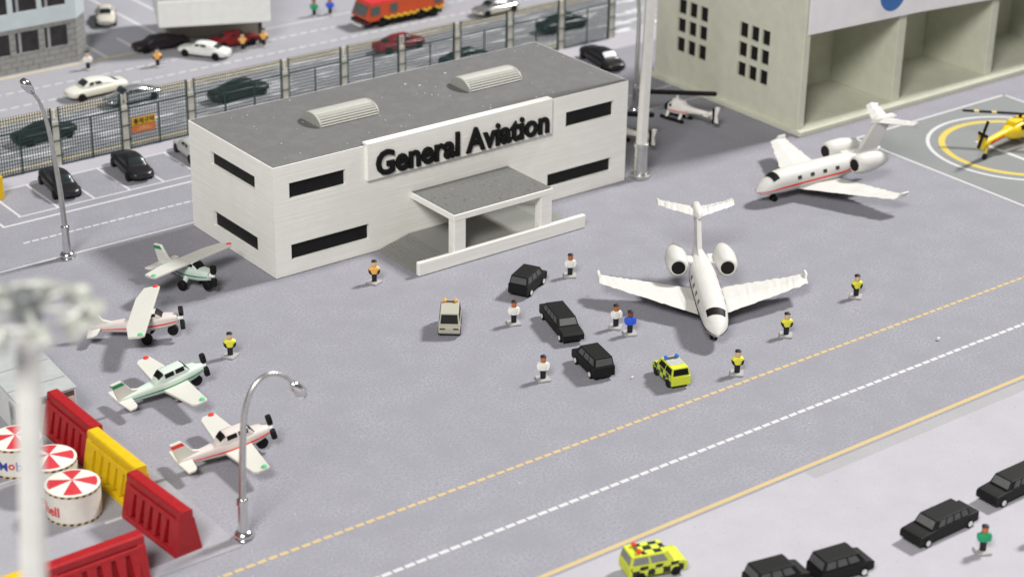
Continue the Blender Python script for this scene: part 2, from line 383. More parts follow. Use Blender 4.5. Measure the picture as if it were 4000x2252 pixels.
mb = MB(); mb.box(0.10, W - 0.10, 0.10, D - 0.10, H - 0.2, H + 0.03); obj('roof', mb, ROOFD, T)
SKYL = plain('skylight_grey', (0.37, 0.37, 0.335), 0.5, 0, 0.05, 3)
def skylight(x0, x1):
    mb = MB(); n = 30; yc, r, hh = 6.75, 1.42, 0.88; z0 = H + 0.03
    prof = []
    for k in range(n + 1):
        a = PI * k / n; rr = 1.0 + (0.05 if k % 2 else -0.03); prof.append((yc - r * math.cos(a) * rr, z0 + hh * math.sin(a) * rr))
    prof[0] = (yc - r, z0); prof[-1] = (yc + r, z0)
    mb.prism([(x0, y, z) for y, z in prof], (x1 - x0, 0, 0)); s = obj('skylight', mb, SKYL, T)
    mb = MB(); mb.prism([(x0 - 0.14, yc + (y - yc) * 1.03, z0 + (z - z0) * 1.03) for y, z in [(yc - r * math.cos(PI * k / n), z0 + hh * math.sin(PI * k / n)) for k in range(n + 1)]], (0.14, 0, 0))
    obj('end_rib', mb, SKYL, s)
    mb = MB(); mb.prism([(x1, yc + (y - yc) * 1.03, z0 + (z - z0) * 1.03) for y, z in [(yc - r * math.cos(PI * k / n), z0 + hh * math.sin(PI * k / n)) for k in range(n + 1)]], (0.14, 0, 0))
    obj('end_rib', mb, SKYL, s)
skylight(7.9, 13.4); skylight(22.9, 28.3)
mb = MB(); mb.box(8.55, 27.35, -0.30, 0.45, 6.42, 9.60); sg = obj('sign_panel', mb, WHITE, T, 0.06, 2)
text_obj('lettering', 'General Aviation', 2.5, 0.14, BLACK, sg, lambda u, v, w: Vector((18.12 + u, -0.36 - w, 7.72 + v * 1.1)), 17.6, 0.07)
# porch
def hsheet(x0, x1, z0, z1): return [(x0, -5.75, z0), (x1, -5.75, z1), (x1, -0.02, z1), (x0, -0.02, z0)]
mb = MB(); steps = 13
for k in range(steps):
    x = 9.55 + k * 0.24; mb.box(x, x + 0.24, -5.75, -0.02, 0.0, 0.03 + 0.056 * k); mb.box(x + 0.10, x + 0.235, -5.74, -0.03, 0.0, 0.13 + 0.056 * k)
mb.box(9.55 + steps * 0.24, 23.4, -5.75, -0.02, 0.0, 0.80)
mb.hexa([(23.4, -5.75, 0), (26.3, -5.75, 0), (26.3, -0.02, 0), (23.4, -0.02, 0)], [(23.4, -5.75, 0.80), (26.3, -5.75, 0.06), (26.3, -0.02, 0.06), (23.4, -0.02, 0.80)])
obj('porch_floor', mb, GREY_DECK, T)
mb = MB(); mb.box(9.4, 26.45, -6.15, -5.76, 0.05, 1.18); obj('parapet', mb, WHITE, T, 0.07, 2)
mb = MB(); mb.box(12.95, 14.1, -6.02, -5.2, 0.82, 3.86); obj('column', mb, WHITE, T, 0.08, 2)
mb = MB(); mb.box(21.75, 22.9, -6.02, -5.2, 0.82, 3.86); obj('column', mb, WHITE, T, 0.08, 2)
mb = MB(); mb.box(12.9, 22.95, -6.05, -0.02, 3.85, 4.38); cn = obj('canopy', mb, WHITE, T, 0.05, 2)
mb = MB(); mb.box(13.0, 22.85, -5.95, -0.03, 4.3, 4.42); obj('canopy_roof', mb, DECK, cn)

# ------------------------------------------------------------------ fire station with open bays
F = thing('fire_station', 'sage green station building with open garage bays and white banner over them', 'building')
mb = MB(); mb.box(56.6, 112, -1.3, 20.4, 0.0, 0.50); obj('plinth', mb, FS_GREEN, F, 0.05)
holesA = [(a, b, c, d) for a, b in ((12.6, 13.72), (14.15, 15.28), (15.7, 16.88)) for c, d in ((3.6, 5.1), (5.62, 7.05), (7.5, 9.0))]
holesB = [(a, b, c, d) for a, b in ((3.95, 5.05), (5.45, 6.55), (6.95, 8.1)) for c, d in ((3.5, 4.95), (5.5, 6.95), (7.42, 8.9))]
hs = []
for hset in (holesA, holesB):
    for a, b, c, d in hset:
        hs.append((a, b, c, d)); hs.append((a, b, c + 9.6, d + 9.6))
fw = lambda u, v, w: (57.0 + w, u, v)
mb = MB(); wall(mb, fw, -0.35, 20.0, 0.5, 21, hs, 0.24)
wall(mb, lambda u, v, w: (57.24, u, v), -0.35, 20.0, 0.5, 21, hs, 0.0)
mb.add([(57.0, -0.35, 0.5), (57.24, -0.35, 0.5), (57.24, -0.35, 21), (57.0, -0.35, 21)], [(0, 1, 2, 3)])
mb.box(57.24, 112, 19.4, 20.0, 0.5, 21); mb.box(111.4, 112, -0.35, 19.4, 0.5, 21)
mb.box(57.24, 111.4, -0.35, 0.4, 10.3, 21); mb.box(57.24, 111.4, 0.4, 19.4, 10.3, 10.9)
mb.box(57.76, 111.4, 7.9, 8.4, 0.5, 10.3)
obj('wall', mb, FS_GREEN, F)
for hset in (holesA, holesB):
    for dz in (0, 9.6):
        mb = MB(); mb.box(57.27, 57.33, min(h[0] for h in hset) - 0.1, max(h[1] for h in hset) + 0.1, min(h[2] for h in hset) - 0.1 + dz, max(h[3] for h in hset) + 0.1 + dz); obj('interior_shade', mb, DARK_PANE_AND_SHADE, F)  # added dark sheets: shade of the rooms behind the open windows
mb = MB(); mb.box(56.6, 112.3, -0.7, 20.4, 21, 21.6); obj('roof', mb, FS_GREEN, F)
for x0, x1 in ((69.95, 71.05), (83.75, 84.75), (97.5, 98.5)):
    mb = MB(); mb.box(x0, x1, -0.4, 7.9, 0.5, 10.3); obj('partition', mb, FS_GREEN, F, 0.04)
mb = MB(); mb.box(56.85, 57.7, -0.62, -0.36, 0.5, 21); obj('corner_post', mb, FS_GREEN, F, 0.05)
mb = MB(); mb.prism([(57.15, -0.72, 9.8), (71.8, -0.78, 9.42), (84.7, -0.84, 8.75), (99, -0.9, 8.3), (112, -0.9, 8.0), (112, -0.9, 16), (57.15, -0.72, 16)], (0, -0.09, 0))
bn = obj('banner', mb, BANNER, F)
mb = MB(); mb.cyl((68.2, -0.88, 12.0), 1.78, 0.05, 'y', 48); obj('emblem', mb, plain('blue_ink', (0.045, 0.15, 0.42), 0.7), bn)

# ------------------------------------------------------------------ background buildings
B = thing('office_building', 'grey brick and pale blue two-storey office building with dark windows, upper left corner', 'building')
BR = brick('grey_brick', (0.30, 0.30, 0.29), (0.13, 0.13, 0.125), 0.42)
PB = plain('pale_blue_wall', (0.52, 0.58, 0.60), 0.8, 0, 0.04, 1)
y0 = 57.4
low = [(x, x + 2.5, 2.0, 4.15) for x in (8.0, 4.85, 1.7, -1.45, -4.6, -7.75)]
up = [(x, x + 2.6, 6.25, 8.6) for x in (7.9, 4.8, 1.65, -1.5, -4.65, -7.8)]
mb = MB(); wall(mb, lambda u, v, w: (u, y0 + w, v), -14, 11.5, 0, 4.6, low, 0.2)
mb.add([(11.5, y0, 0), (13.2, y0 + 1.6, 0), (13.2, y0 + 1.6, 4.6), (11.5, y0, 4.6)], [(0, 1, 2, 3)])
mb.add([(13.2, y0 + 1.6, 0), (13.2, 76, 0), (13.2, 76, 4.6), (13.2, y0 + 1.6, 4.6)], [(0, 1, 2, 3)])
mb.add([(-14, y0, 0), (-14, 76, 0), (-14, 76, 4.6), (-14, y0, 4.6)], [(0, 1, 2, 3)])
obj('brick_wall', mb, BR, B)
mb = MB(); wall(mb, lambda u, v, w: (u, y0 - 0.06 + w, v), -14.06, 11.53, 4.6, 9.6, up, 0.2)
mb.add([(11.53, y0 - 0.06, 4.6), (13.26, y0 + 1.57, 4.6), (13.26, y0 + 1.57, 9.6), (11.53, y0 - 0.06, 9.6)], [(0, 1, 2, 3)])
mb.add([(13.26, y0 + 1.57, 4.6), (13.26, 76, 4.6), (13.26, 76, 9.6), (13.26, y0 + 1.57, 9.6)], [(0, 1, 2, 3)])
mb.add([(-14.06, y0 - 0.06, 4.6), (-14.06, 76, 4.6), (-14.06, 76, 9.6), (-14.06, y0 - 0.06, 9.6)], [(0, 1, 2, 3)])
mb.sheet([(-14.06, y0 - 0.06), (11.53, y0 - 0.06), (13.26, y0 + 1.57), (13.26, 76), (-14.06, 76)], 4.6)
obj('upper_wall', mb, PB, B)
mb = MB(); mb.prism([(-14.2, y0 - 0.2, 9.6), (11.6, y0 - 0.2, 9.6), (13.4, y0 + 1.5, 9.6), (13.4, 76, 9.6), (-14.2, 76, 9.6)], (0, 0, 0.3)); obj('roof', mb, PB, B)
WIN_B = plain('printed_glass', (0.03, 0.028, 0.03), 0.4, 0, 0.3, 1.2)
for hset, yy in ((low, y0), (up, y0 - 0.06)):
    for a, b, c, d in hset:
        mb = MB(); mb.box(a - 0.04, b + 0.04, yy + 0.15, yy + 0.3, c - 0.04, d + 0.04); w_ = obj('window', mb, WIN_B, B)
        mb = MB(); mb.box((a + b) / 2 - 0.9, (a + b) / 2 - 0.62, yy + 0.09, yy + 0.149, c, d); obj('frame', mb, plain('frame_grey', (0.33, 0.32, 0.33)), w_)
C_ = thing('canopy_building', 'white block with rounded overhanging storey above parked cars, top edge of photo', 'building', (19.55, 54.55, 0), -23.5)
WB = plain('white_block', (0.80, 0.81, 0.79), 0.7, 0, 0.04, 1.2)
mb = MB(); mb.box(-0.2, 11.4, 0, 11, 2.75, 5.6); obj('overhang', mb, WB, C_, 0.25, 3)
mb = MB(); mb.box(0.8, 10.6, 5.0, 10.6, 0, 2.75); obj('wall', mb, plain('beige_wall', (0.50, 0.46, 0.38), 0.8), C_)
mb = MB(); mb.box(0.6, 10.6, 0.9, 10.4, 5.6, 9.0); up_ = obj('upper_storey', mb, plain('grey_green_wall', (0.42, 0.47, 0.46), 0.8), C_)
for k in range(5):
    mb = MB(); mb.box(1.3 + k * 1.9, 2.2 + k * 1.9, 0.84, 0.95, 6.0, 7.8); obj('window', mb, WIN_B, up_)
for x in (10.4,):
    mb = MB(); mb.box(x - 0.2, x + 0.2, 1.2, 1.6, 0, 2.75); obj('pillar', mb, plain('dark_pillar', (0.05, 0.05, 0.05)), C_)
K = thing('site_cabin', 'long white flat-roofed cabin with grey door behind red barrier', 'cabin')
CW = plain('cabin_white', (0.66, 0.665, 0.65), 0.8, 0, 0.05, 1.5); CG = plain('cabin_roof', (0.36, 0.38, 0.38), 0.8, 0, 0.07, 1.3); CB = plain('cabin_end', (0.56, 0.50, 0.46), 0.8, 0, 0.08, 1.5)
mb = MB(); mb.hexa([(-27.3, -12.0, 0.05), (-23.1, -12.0, 0.05), (-22.4, -2, 0.05), (-26.6, -2, 0.05)], [(-27.3, -12.0, 2.72), (-23.1, -12.0, 2.72), (-22.4, -2, 2.72), (-26.6, -2, 2.72)]); obj('wall', mb, CW, K)
mb = MB(); mb.box(-27.2, -23.2, -12.03, -11.98, 0.06, 2.3); obj('end_wall', mb, CB, K)
mb = MB(); mb.box(-25.6, -23.25, -12.06, -12.02, 2.2, 2.55); obj('fascia', mb, plain('brown_band', (0.09, 0.065, 0.06)), K)
mb = MB(); mb.hexa([(-27.4, -12.1, 2.72), (-23.0, -12.1, 2.72), (-22.3, -1.9, 2.72), (-26.7, -1.9, 2.72)], [(-27.35, -12.05, 2.80), (-23.05, -12.05, 2.80), (-22.35, -1.95, 2.80), (-26.65, -1.95, 2.80)]); rf = obj('roof', mb, CG, K)
mb = MB(); SEAM = plain('seam', (0.18, 0.18, 0.18))
mb.box(-27.2, -23.05, -10.3, -10.24, 2.79, 2.815); obj('seam', mb, SEAM, rf); mb = MB(); mb.box(-26.9, -22.85, -7.3, -7.24, 2.79, 2.815); obj('seam', mb, SEAM, rf)
mb = MB(); mb.hexa([(-27.29, -11.4, 0.1), (-27.28, -11.4, 0.1), (-27.22, -10.4, 0.1), (-27.23, -10.4, 0.1)], [(-27.33, -11.4, 2.25), (-27.28, -11.4, 2.25), (-27.2, -10.4, 2.25), (-27.27, -10.4, 2.25)]); dr = obj('door', mb, CG, K)
mb = MB(); mb.hexa([(-27.36, -11.15, 1.2), (-27.26, -11.15, 1.2), (-27.22, -10.75, 1.2), (-27.33, -10.75, 1.2)], [(-27.36, -11.15, 2.0), (-27.26, -11.15, 2.0), (-27.22, -10.75, 2.0), (-27.33, -10.75, 2.0)]); obj('pane', mb, plain('cabin_pane', (0.22, 0.24, 0.25)), dr)
mb = MB(); mb.box(-13.2, -10.3, 27.6, 29.2, 0.0, 2.1); tag(obj('crate', mb, YEL, None, 0.06, 2), 'yellow block at left edge of photo beside the parking bays', 'crate')

# ------------------------------------------------------------------ mesh fence
FN = thing('mesh_fence', 'long green wire mesh fence on concrete posts, running behind the terminal', 'fence', (0, 32.2, 0))
posts = [-30.7, -23.8, -16.9, -10.0, -3.1, 3.7, 10.5, 20.7, 27.4, 34.2, 41.0, 47.7, 54.5, 61.4]
p0 = None
for x in posts:
    if p0 is None:
        mb = MB(); mb.box(-0.30, 0.30, -0.2, 0.2, 0, 4.15); mb.hexa([(-0.3, -0.2, 4.15), (0.3, -0.2, 4.15), (0.3, 0.2, 4.15), (-0.3, 0.2, 4.15)], [(-0.24, -0.1, 4.4), (0.24, -0.1, 4.4), (0.24, 0.1, 4.4), (-0.24, 0.1, 4.4)])
        for s_ in (-0.2, 0.2): mb.box(s_ - 0.1, s_ + 0.1, -0.16, 0.0, 4.5, 5.3)
        p0 = obj('post', mb, CONCRETE, FN); p0.location = (x, 0, 0)
        mb = MB()
        for s_ in (-0.4, 0.4): mb.tube([(s_, -0.1, 0.05), (s_, -0.1, 5.45)], 0.085, 6)
        for z in (1.0, 2.4, 3.8): mb.tube([(-0.5, -0.24, z), (0.5, -0.24, z)], 0.06, 6)
        obj('bracket', mb, GREEN_WIRE, p0)
    else:
        p = p0.copy(); scene.collection.objects.link(p); p.location = (x, 0, 0)
        c = p0.children[0].copy(); scene.collection.objects.link(c); c.parent = p
def fence_panel(x0, x1):
    mb = MB(); a, b = x0 + 0.34, x1 - 0.34; n = int((b - a) / 0.24); t = 0.026
    for k in range(n + 1):
        x = a + (b - a) * k / n; mb.box(x - t, x + t, -0.12 - t, -0.12 + t, 0.08, 5.5)
    z = 0.1
    while z < 5.35:
        big = abs(z - 3.95) < 0.16; h = 0.07 if big else 0.026
        mb.box(a, b, -0.17 - t, -0.17 + t, z - h, z + h); z += 0.322
    q = int(round((b - a) / 3.4)) or 1
    for k in range(1, q): x = a + (b - a) * k / q; mb.box(x - 0.07, x + 0.07, -0.28, -0.2, 0.05, 3.95)
    obj('mesh_panel', mb, GREEN_WIRE, FN)
for i in range(len(posts) - 1): fence_panel(posts[i], posts[i + 1])
SG = thing('warning_sign', 'orange and yellow warning sign with black Korean lettering hung on the mesh fence', 'sign', (5.42, 31.85, 0))
mb = MB(); mb.box(-1.2, 1.2, -0.05, 0.05, 1.55, 2.98); pl = obj('plate', mb, plain('sign_orange', (0.52, 0.15, 0.055), 0.6), SG)
mb = MB(); mb.box(-1.19, 1.19, -0.075, -0.052, 2.3, 2.97); obj('band', mb, plain('sign_yellow', (0.55, 0.36, 0.03), 0.6), SG)
text_obj('lettering', '통제구역', 0.6, 0.012, BLACK, SG, lambda u, v, w: Vector((u, -0.088 - w, 2.64 + v)), 2.05, 0.004)
mb = MB(); mb.box(-0.75, 0.75, -0.07, -0.052, 1.78, 1.86); mb.box(-0.5, 0.5, -0.07, -0.052, 1.98, 2.06); mb.box(-0.1, 0.06, -0.075, -0.052, 1.9, 2.12); obj('small_print', mb, plain('sign_cream', (0.62, 0.34, 0.14)), SG)

# ------------------------------------------------------------------ lamps and masts
def street_lamp(label, base, pts, top_r=0.12, head_dir=(1, 0)):
    L = thing('street_lamp', label, 'street lamp', base, 0, 'chrome street lamps')
    mb = MB(); mb.ball((0, 0, 0.28), 0.62, 0, 16, 8, 0.62); mb.cyl((0, 0, 0.06), 0.60, 0.12, 'z', 20); obj('base', mb, CHROME, L, 0, 1, True)
    mb = MB(); mb.tube([(0, 0, 0.4), (0, 0, 2.5)], [0.37, 0.29], 16); mb.tube([(0, 0, 2.45), (0, 0, 2.75)], [0.37, 0.35], 16); obj('sleeve', mb, CHROME, L, 0, 1, 0.6)
    # smooth the pole path
    P = [Vector(p) for p in pts]; path = []
    for i in range(len(P) - 1):
        a, b, c, d = P[max(i - 1, 0)], P[i], P[i + 1], P[min(i + 2, len(P) - 1)]
        for k in range(5):
            t = k / 5; path.append(0.5 * ((2 * b) + (c - a) * t + (2 * a - 5 * b + 4 * c - d) * t * t + (3 * b - a - 3 * c + d) * t**3))
    path.append(P[-1]); n = len(path)
    mb = MB(); mb.tube(path, [0.235 - (0.235 - top_r) * i / (n - 1) for i in range(n)], 12); obj('pole', mb, STEEL, L, 0, 1, True)
    e = path[-1]; d = (path[-1] - path[-3]).normalized()
    mb = MB(); mb.tube([e - d * 0.1, e + d * 0.25, e + d * 0.9, e + d * 1.35], [0.15, 0.32, 0.42, 0.24], 14); hd = obj('lamp_head', mb, CHROME, L, 0, 1, True)
    mb = MB(); mb.ball(e + d * 0.95 + Vector((0, 0, -0.22)), 0.30, 0, 12, 8, 0.8); obj('lens', mb, plain('lamp_lens', (0.85, 0.85, 0.82), 0.15, 0, 0.03, 2, 0.6), hd, 0, 1, True)
    return L
street_lamp('tall chrome street lamp arching left above the parking bays', (-11.45, 13.3, 0), [(0, 0, 2.5), (-0.15, 0, 5.8), (-0.42, 0, 8.9), (-0.75, 0, 11.6), (-1.2, 0, 13.4), (-1.75, 0, 14.4)])
street_lamp('chrome street lamp with curved arm and round head in front of the red striped plane', (-21.55, -31.4, 0.0), [(0, 0, 2.5), (0.16, 0, 5.6), (0.36, 0, 8.0), (0.68, 0, 9.4), (1.35, 0, 10.4), (2.35, 0, 10.7), (3.35, 0, 10.2), (3.85, 0, 9.6)], 0.11)
street_lamp('slim chrome street lamp half hidden behind the white mast beside terminal', (48.5, 13.1, 0), [(0, 0, 2.5), (0.0, 0, 5.8), (0.0, 0, 9.4), (-0.35, 0, 12.2), (-1.2, 0, 14.3), (-2.4, 0, 15.0)])
def flood_mast(label, base, top, tilt=(0, 0), r0=0.50, r1=0.40):
    L = thing('floodlight_mast', label, 'mast', base, 0, 'white floodlight masts')
    mb = MB(); mb.cyl((0, 0, 0.18), 0.95, 0.36, 'z', 32); mb.tube([(0, 0, 0.36), (0, 0, 3.0)], [0.62, 0.58], 20); mb.tube([(0, 0, 2.9), (0, 0, 3.25)], [0.66, 0.66], 20); obj('base', mb, STEEL, L, 0.03, 1, 0.6)
    mb = MB(); mb.tube([(0, 0, 2.6), (tilt[0], tilt[1], top)], [r0, r1], 8); obj('pole', mb, plain('mast_white', (0.60, 0.59, 0.56), 0.5, 0, 0.05, 1), L, 0, 1, 0.6)
    return L
flood_mast('tall white floodlight mast rising beside the right end of terminal', (37.75, -0.1, 0), 26, (0.5, 0))
base = (-51.9, -67.5, 0)
FM = flood_mast('blurred white floodlight mast in left foreground with ring of lamps on top', base, 36.3, (3.15, 1.75), 0.62, 0.46)
tx, ty = 3.17, 1.76; tz = 36.7
mb = MB(); mb.cyl((tx, ty, tz), 0.5, 1.1, 'z', 16); obj('hub', mb, plain('hub_grey', (0.20, 0.21, 0.21), 0.4, 0.5), FM, 0.05)
mb = MB()
rr = 1.85; pts = [(tx + rr * math.cos(2 * PI * k / 32), ty + rr * math.sin(2 * PI * k / 32), tz) for k in range(33)]
mb.tube(pts, 0.16, 8, 0, False)
for k in range(6): a = PI * k / 3 + 0.2; mb.tube([(tx, ty, tz), (tx + rr * math.cos(a), ty + rr * math.sin(a), tz)], 0.12, 8)
obj('ring_frame', mb, plain('ring_grey', (0.42, 0.43, 0.40), 0.45, 0.3), FM, 0, 1, True)
for k in range(9):
    a = 2 * PI * k / 9 + 0.25; ca, sa = math.cos(a), math.sin(a)
    mb = MB(); o_ = Vector((tx + rr * ca, ty + rr * sa, tz - 0.1)); d_ = Vector((ca, sa, -0.75)).normalized()
    mb.tube([o_ - d_ * 0.1, o_ + d_ * 0.25, o_ + d_ * 0.6], [0.2, 0.42, 0.5], 10)
    f_ = obj('floodlight', mb, plain('flood_body', (0.34, 0.35, 0.31), 0.45, 0.2), FM, 0, 1, 0.6)
    mb = MB(); mb.tube([o_ + d_ * 0.58, o_ + d_ * 0.66], [0.45, 0.44], 10); obj('lens', mb, plain('flood_lens', (0.70, 0.70, 0.66), 0.2), f_)

# ------------------------------------------------------------------ barriers and tanks
def barrier(label, mat, loc, head, ln=6.2):
    t = thing('road_barrier', label, 'barrier', loc, head, 'plastic road barriers')
    hb, ht, hh = 0.95, 0.33, 3.0; L2 = ln / 2
    prof = [(-hb, 0), (hb, 0), (hb, 0.22), (0.52, 2.35), (0.44, 2.45), (0.44, 2.9), (0.34, hh), (-0.34, hh), (-0.44, 2.9), (-0.44, 2.45), (-0.52, 2.35), (-hb, 0.22)]
    def sl(z): return hb + (0.52 - hb) * (z - 0.22) / (2.35 - 0.22)
    dp = 0.44
    core = [(-sl(0.2) + dp, 0), (sl(0.2) - dp, 0), (sl(2.35) - 0.24, 2.35), (0.44, 2.45), (0.44, 2.9), (0.34, hh), (-0.34, hh), (-0.44, 2.9), (-0.44, 2.45), (-sl(2.35) + 0.24, 2.35)]
    mb = MB(); mb.prism([(-L2, y, z) for y, z in core], (ln, 0, 0))
    for xa, xb in ((-L2, -L2 + 0.5), (L2 - 0.5, L2)): mb.prism([(xa + (-0.012 if xa < 0 else 0), y * 1.012, z * 1.004) for y, z in prof], (xb - xa + 0.012, 0, 0))
    obj('body', mb, mat, t, 0.05, 2)
    # deep slots between ribs that widen upwards
    n = 6
    for s_ in (-1, 1):
        mb = MB()
        def P(x, z, d=0.0): return (x, s_ * (sl(z) - d), z)
        for k in range(n):
            x = -L2 + 0.75 + k * (ln - 1.5) / (n - 1); w0, w1 = 0.20, 0.33
            mb.hexa([P(x - w0, 0.42, dp), P(x + w0, 0.42, dp), P(x + w0, 0.42), P(x - w0, 0.42)], [P(x - w1, 2.08, 0.3), P(x + w1, 2.08, 0.3), P(x + w1, 2.08), P(x - w1, 2.08)])
        for za, zb in ((0.0, 0.38), (2.06, 2.36)):
            mb.hexa([P(-L2 + 0.02, za, dp), P(L2 - 0.02, za, dp), P(L2 - 0.02, za, -0.01), P(-L2 + 0.02, za, -0.01)], [P(-L2 + 0.02, zb, 0.3), P(L2 - 0.02, zb, 0.3), P(L2 - 0.02, zb, -0.01), P(-L2 + 0.02, zb, -0.01)])
        obj('ribbed_side', mb, mat, t, 0.03)
barrier('red plastic barrier touching the white cabin, first of the row', RED, (-24.75, -15.2, 0.05), 91)
barrier('yellow plastic barrier between two red ones beside the striped tanks', YEL, (-24.95, -21.55, 0.05), 91.5)
barrier('red plastic barrier at front end of row near the street lamp', RED, (-25.35, -27.9, 0.05), 93.5)
barrier('red plastic barrier lying across the bottom left corner', RED, (-31.6, -31.5, 0.05), 1.0)
barrier('yellow plastic barrier cut off at the bottom left corner of photo', YEL, (-38.0, -31.45, 0.05), 1.0)
INKR = plain('ink_red', (0.60, 0.02, 0.03), 0.7); INKB = plain('ink_blue', (0.03, 0.05, 0.28), 0.7)
CARD = plain('tank_card', (0.66, 0.635, 0.58), 0.75, 0, 0.05, 1.5)
def tank(label, x, y, rot, words):
    t = thing('storage_tank', label, 'tank', (x, y, 0.05), 0, 'white tanks with red and white lids')
    Rr, h = 1.72, 2.1; n = 48
    mb = MB(); mb.tube([(0, 0, 0), (0, 0, h)], Rr, n); obj('drum', mb, CARD, t, 0, 1, 0.6)
    mb = MB(); vs = [(0, 0, h + 0.26)] + [(Rr * 1.0 * math.cos(2 * PI * k / 32 + rot), Rr * 1.0 * math.sin(2 * PI * k / 32 + rot), h + 0.03) for k in range(32)]
    vs += [(Rr * math.cos(2 * PI * k / 32 + rot), Rr * math.sin(2 * PI * k / 32 + rot), h + 0.0) for k in range(32)]
    mb.add(vs, [(0, 1 + k, 1 + (k + 1) % 32) for k in range(32)] + [(1 + k, 33 + k, 33 + (k + 1) % 32, 1 + (k + 1) % 32) for k in range(32)]); ld = obj('lid', mb, CARD, t)
    for k in range(0, 8, 2):
        a0 = rot + k * PI / 4; mb = MB(); q = 5; r2 = Rr * 0.9; zz = lambda r: h + 0.26 - 0.23 * r / Rr + 0.012
        top = [(0, 0, zz(0))] + [(r2 * math.cos(a0 + PI / 4 * j / q), r2 * math.sin(a0 + PI / 4 * j / q), zz(r2) + 0.004) for j in range(q + 1)]
        mb.add(top, [(0, j, j + 1) for j in range(1, q + 1)]); obj('red_wedge', mb, plain('lid_red', (0.50, 0.028, 0.04), 0.7), ld)
    def band(z0, z1):
        mb = MB(); n2 = 96; r3 = Rr + 0.015
        for k in range(n2):
            a, b2 = 2 * PI * k / n2, 2 * PI * (k + 1) / n2; sh = 0.05
            mb.add([(r3 * math.cos(a), r3 * math.sin(a), z0), (r3 * math.cos(b2), r3 * math.sin(b2), z0), (r3 * math.cos(b2 + sh), r3 * math.sin(b2 + sh), z1), (r3 * math.cos(a + sh), r3 * math.sin(a + sh), z1)], [(0, 1, 2, 3)], 0 if k % 4 < 2 else 1)
        obj('hazard_band', mb, [plain('hazard_tan', (0.55, 0.38, 0.17), 0.7), BLACK], t)
    band(h - 0.14, h - 0.01); band(0.03, 0.18)
    for txt, m, ac, wd in words:   # wrapped round the drum
        text_obj('lettering', txt, 0.62, 0.01, m, t, lambda u, v, w: Vector(((Rr + 0.02 + w) * math.cos(ac + u / Rr), (Rr + 0.02 + w) * math.sin(ac + u / Rr), 0.92 + v)), wd, 0.012)
a_cam = math.atan2(-124.9 + 20, -73.8 + 28)
tank('striped-lid fuel tank in the front, lettered Shell in red', -28.6, -22.6, a_cam - 0.42, [('Shell', INKR, a_cam - 1.08, 1.7)])
tank('striped-lid fuel tank between the other two, nearest the yellow barrier', -28.35, -18.85, a_cam - 0.36, [])
tank('striped-lid fuel tank at left edge, lettered ExxonMobil in blue and red', -29.0, -15.2, a_cam - 0.4, [('E', INKR, a_cam - 1.95, 0.42), ('x', INKR, a_cam - 1.68, 0.42), ('x', INKR, a_cam - 1.40, 0.42), ('o', INKR, a_cam - 1.13, 0.42), ('n', INKR, a_cam - 0.86, 0.38), ('M', INKB, a_cam - 0.54, 0.56), ('o', INKR, a_cam - 0.22, 0.42), ('b', INKB, a_cam + 0.05, 0.40), ('i', INKB, a_cam + 0.23, 0.12), ('l', INKB, a_cam + 0.33, 0.12)])

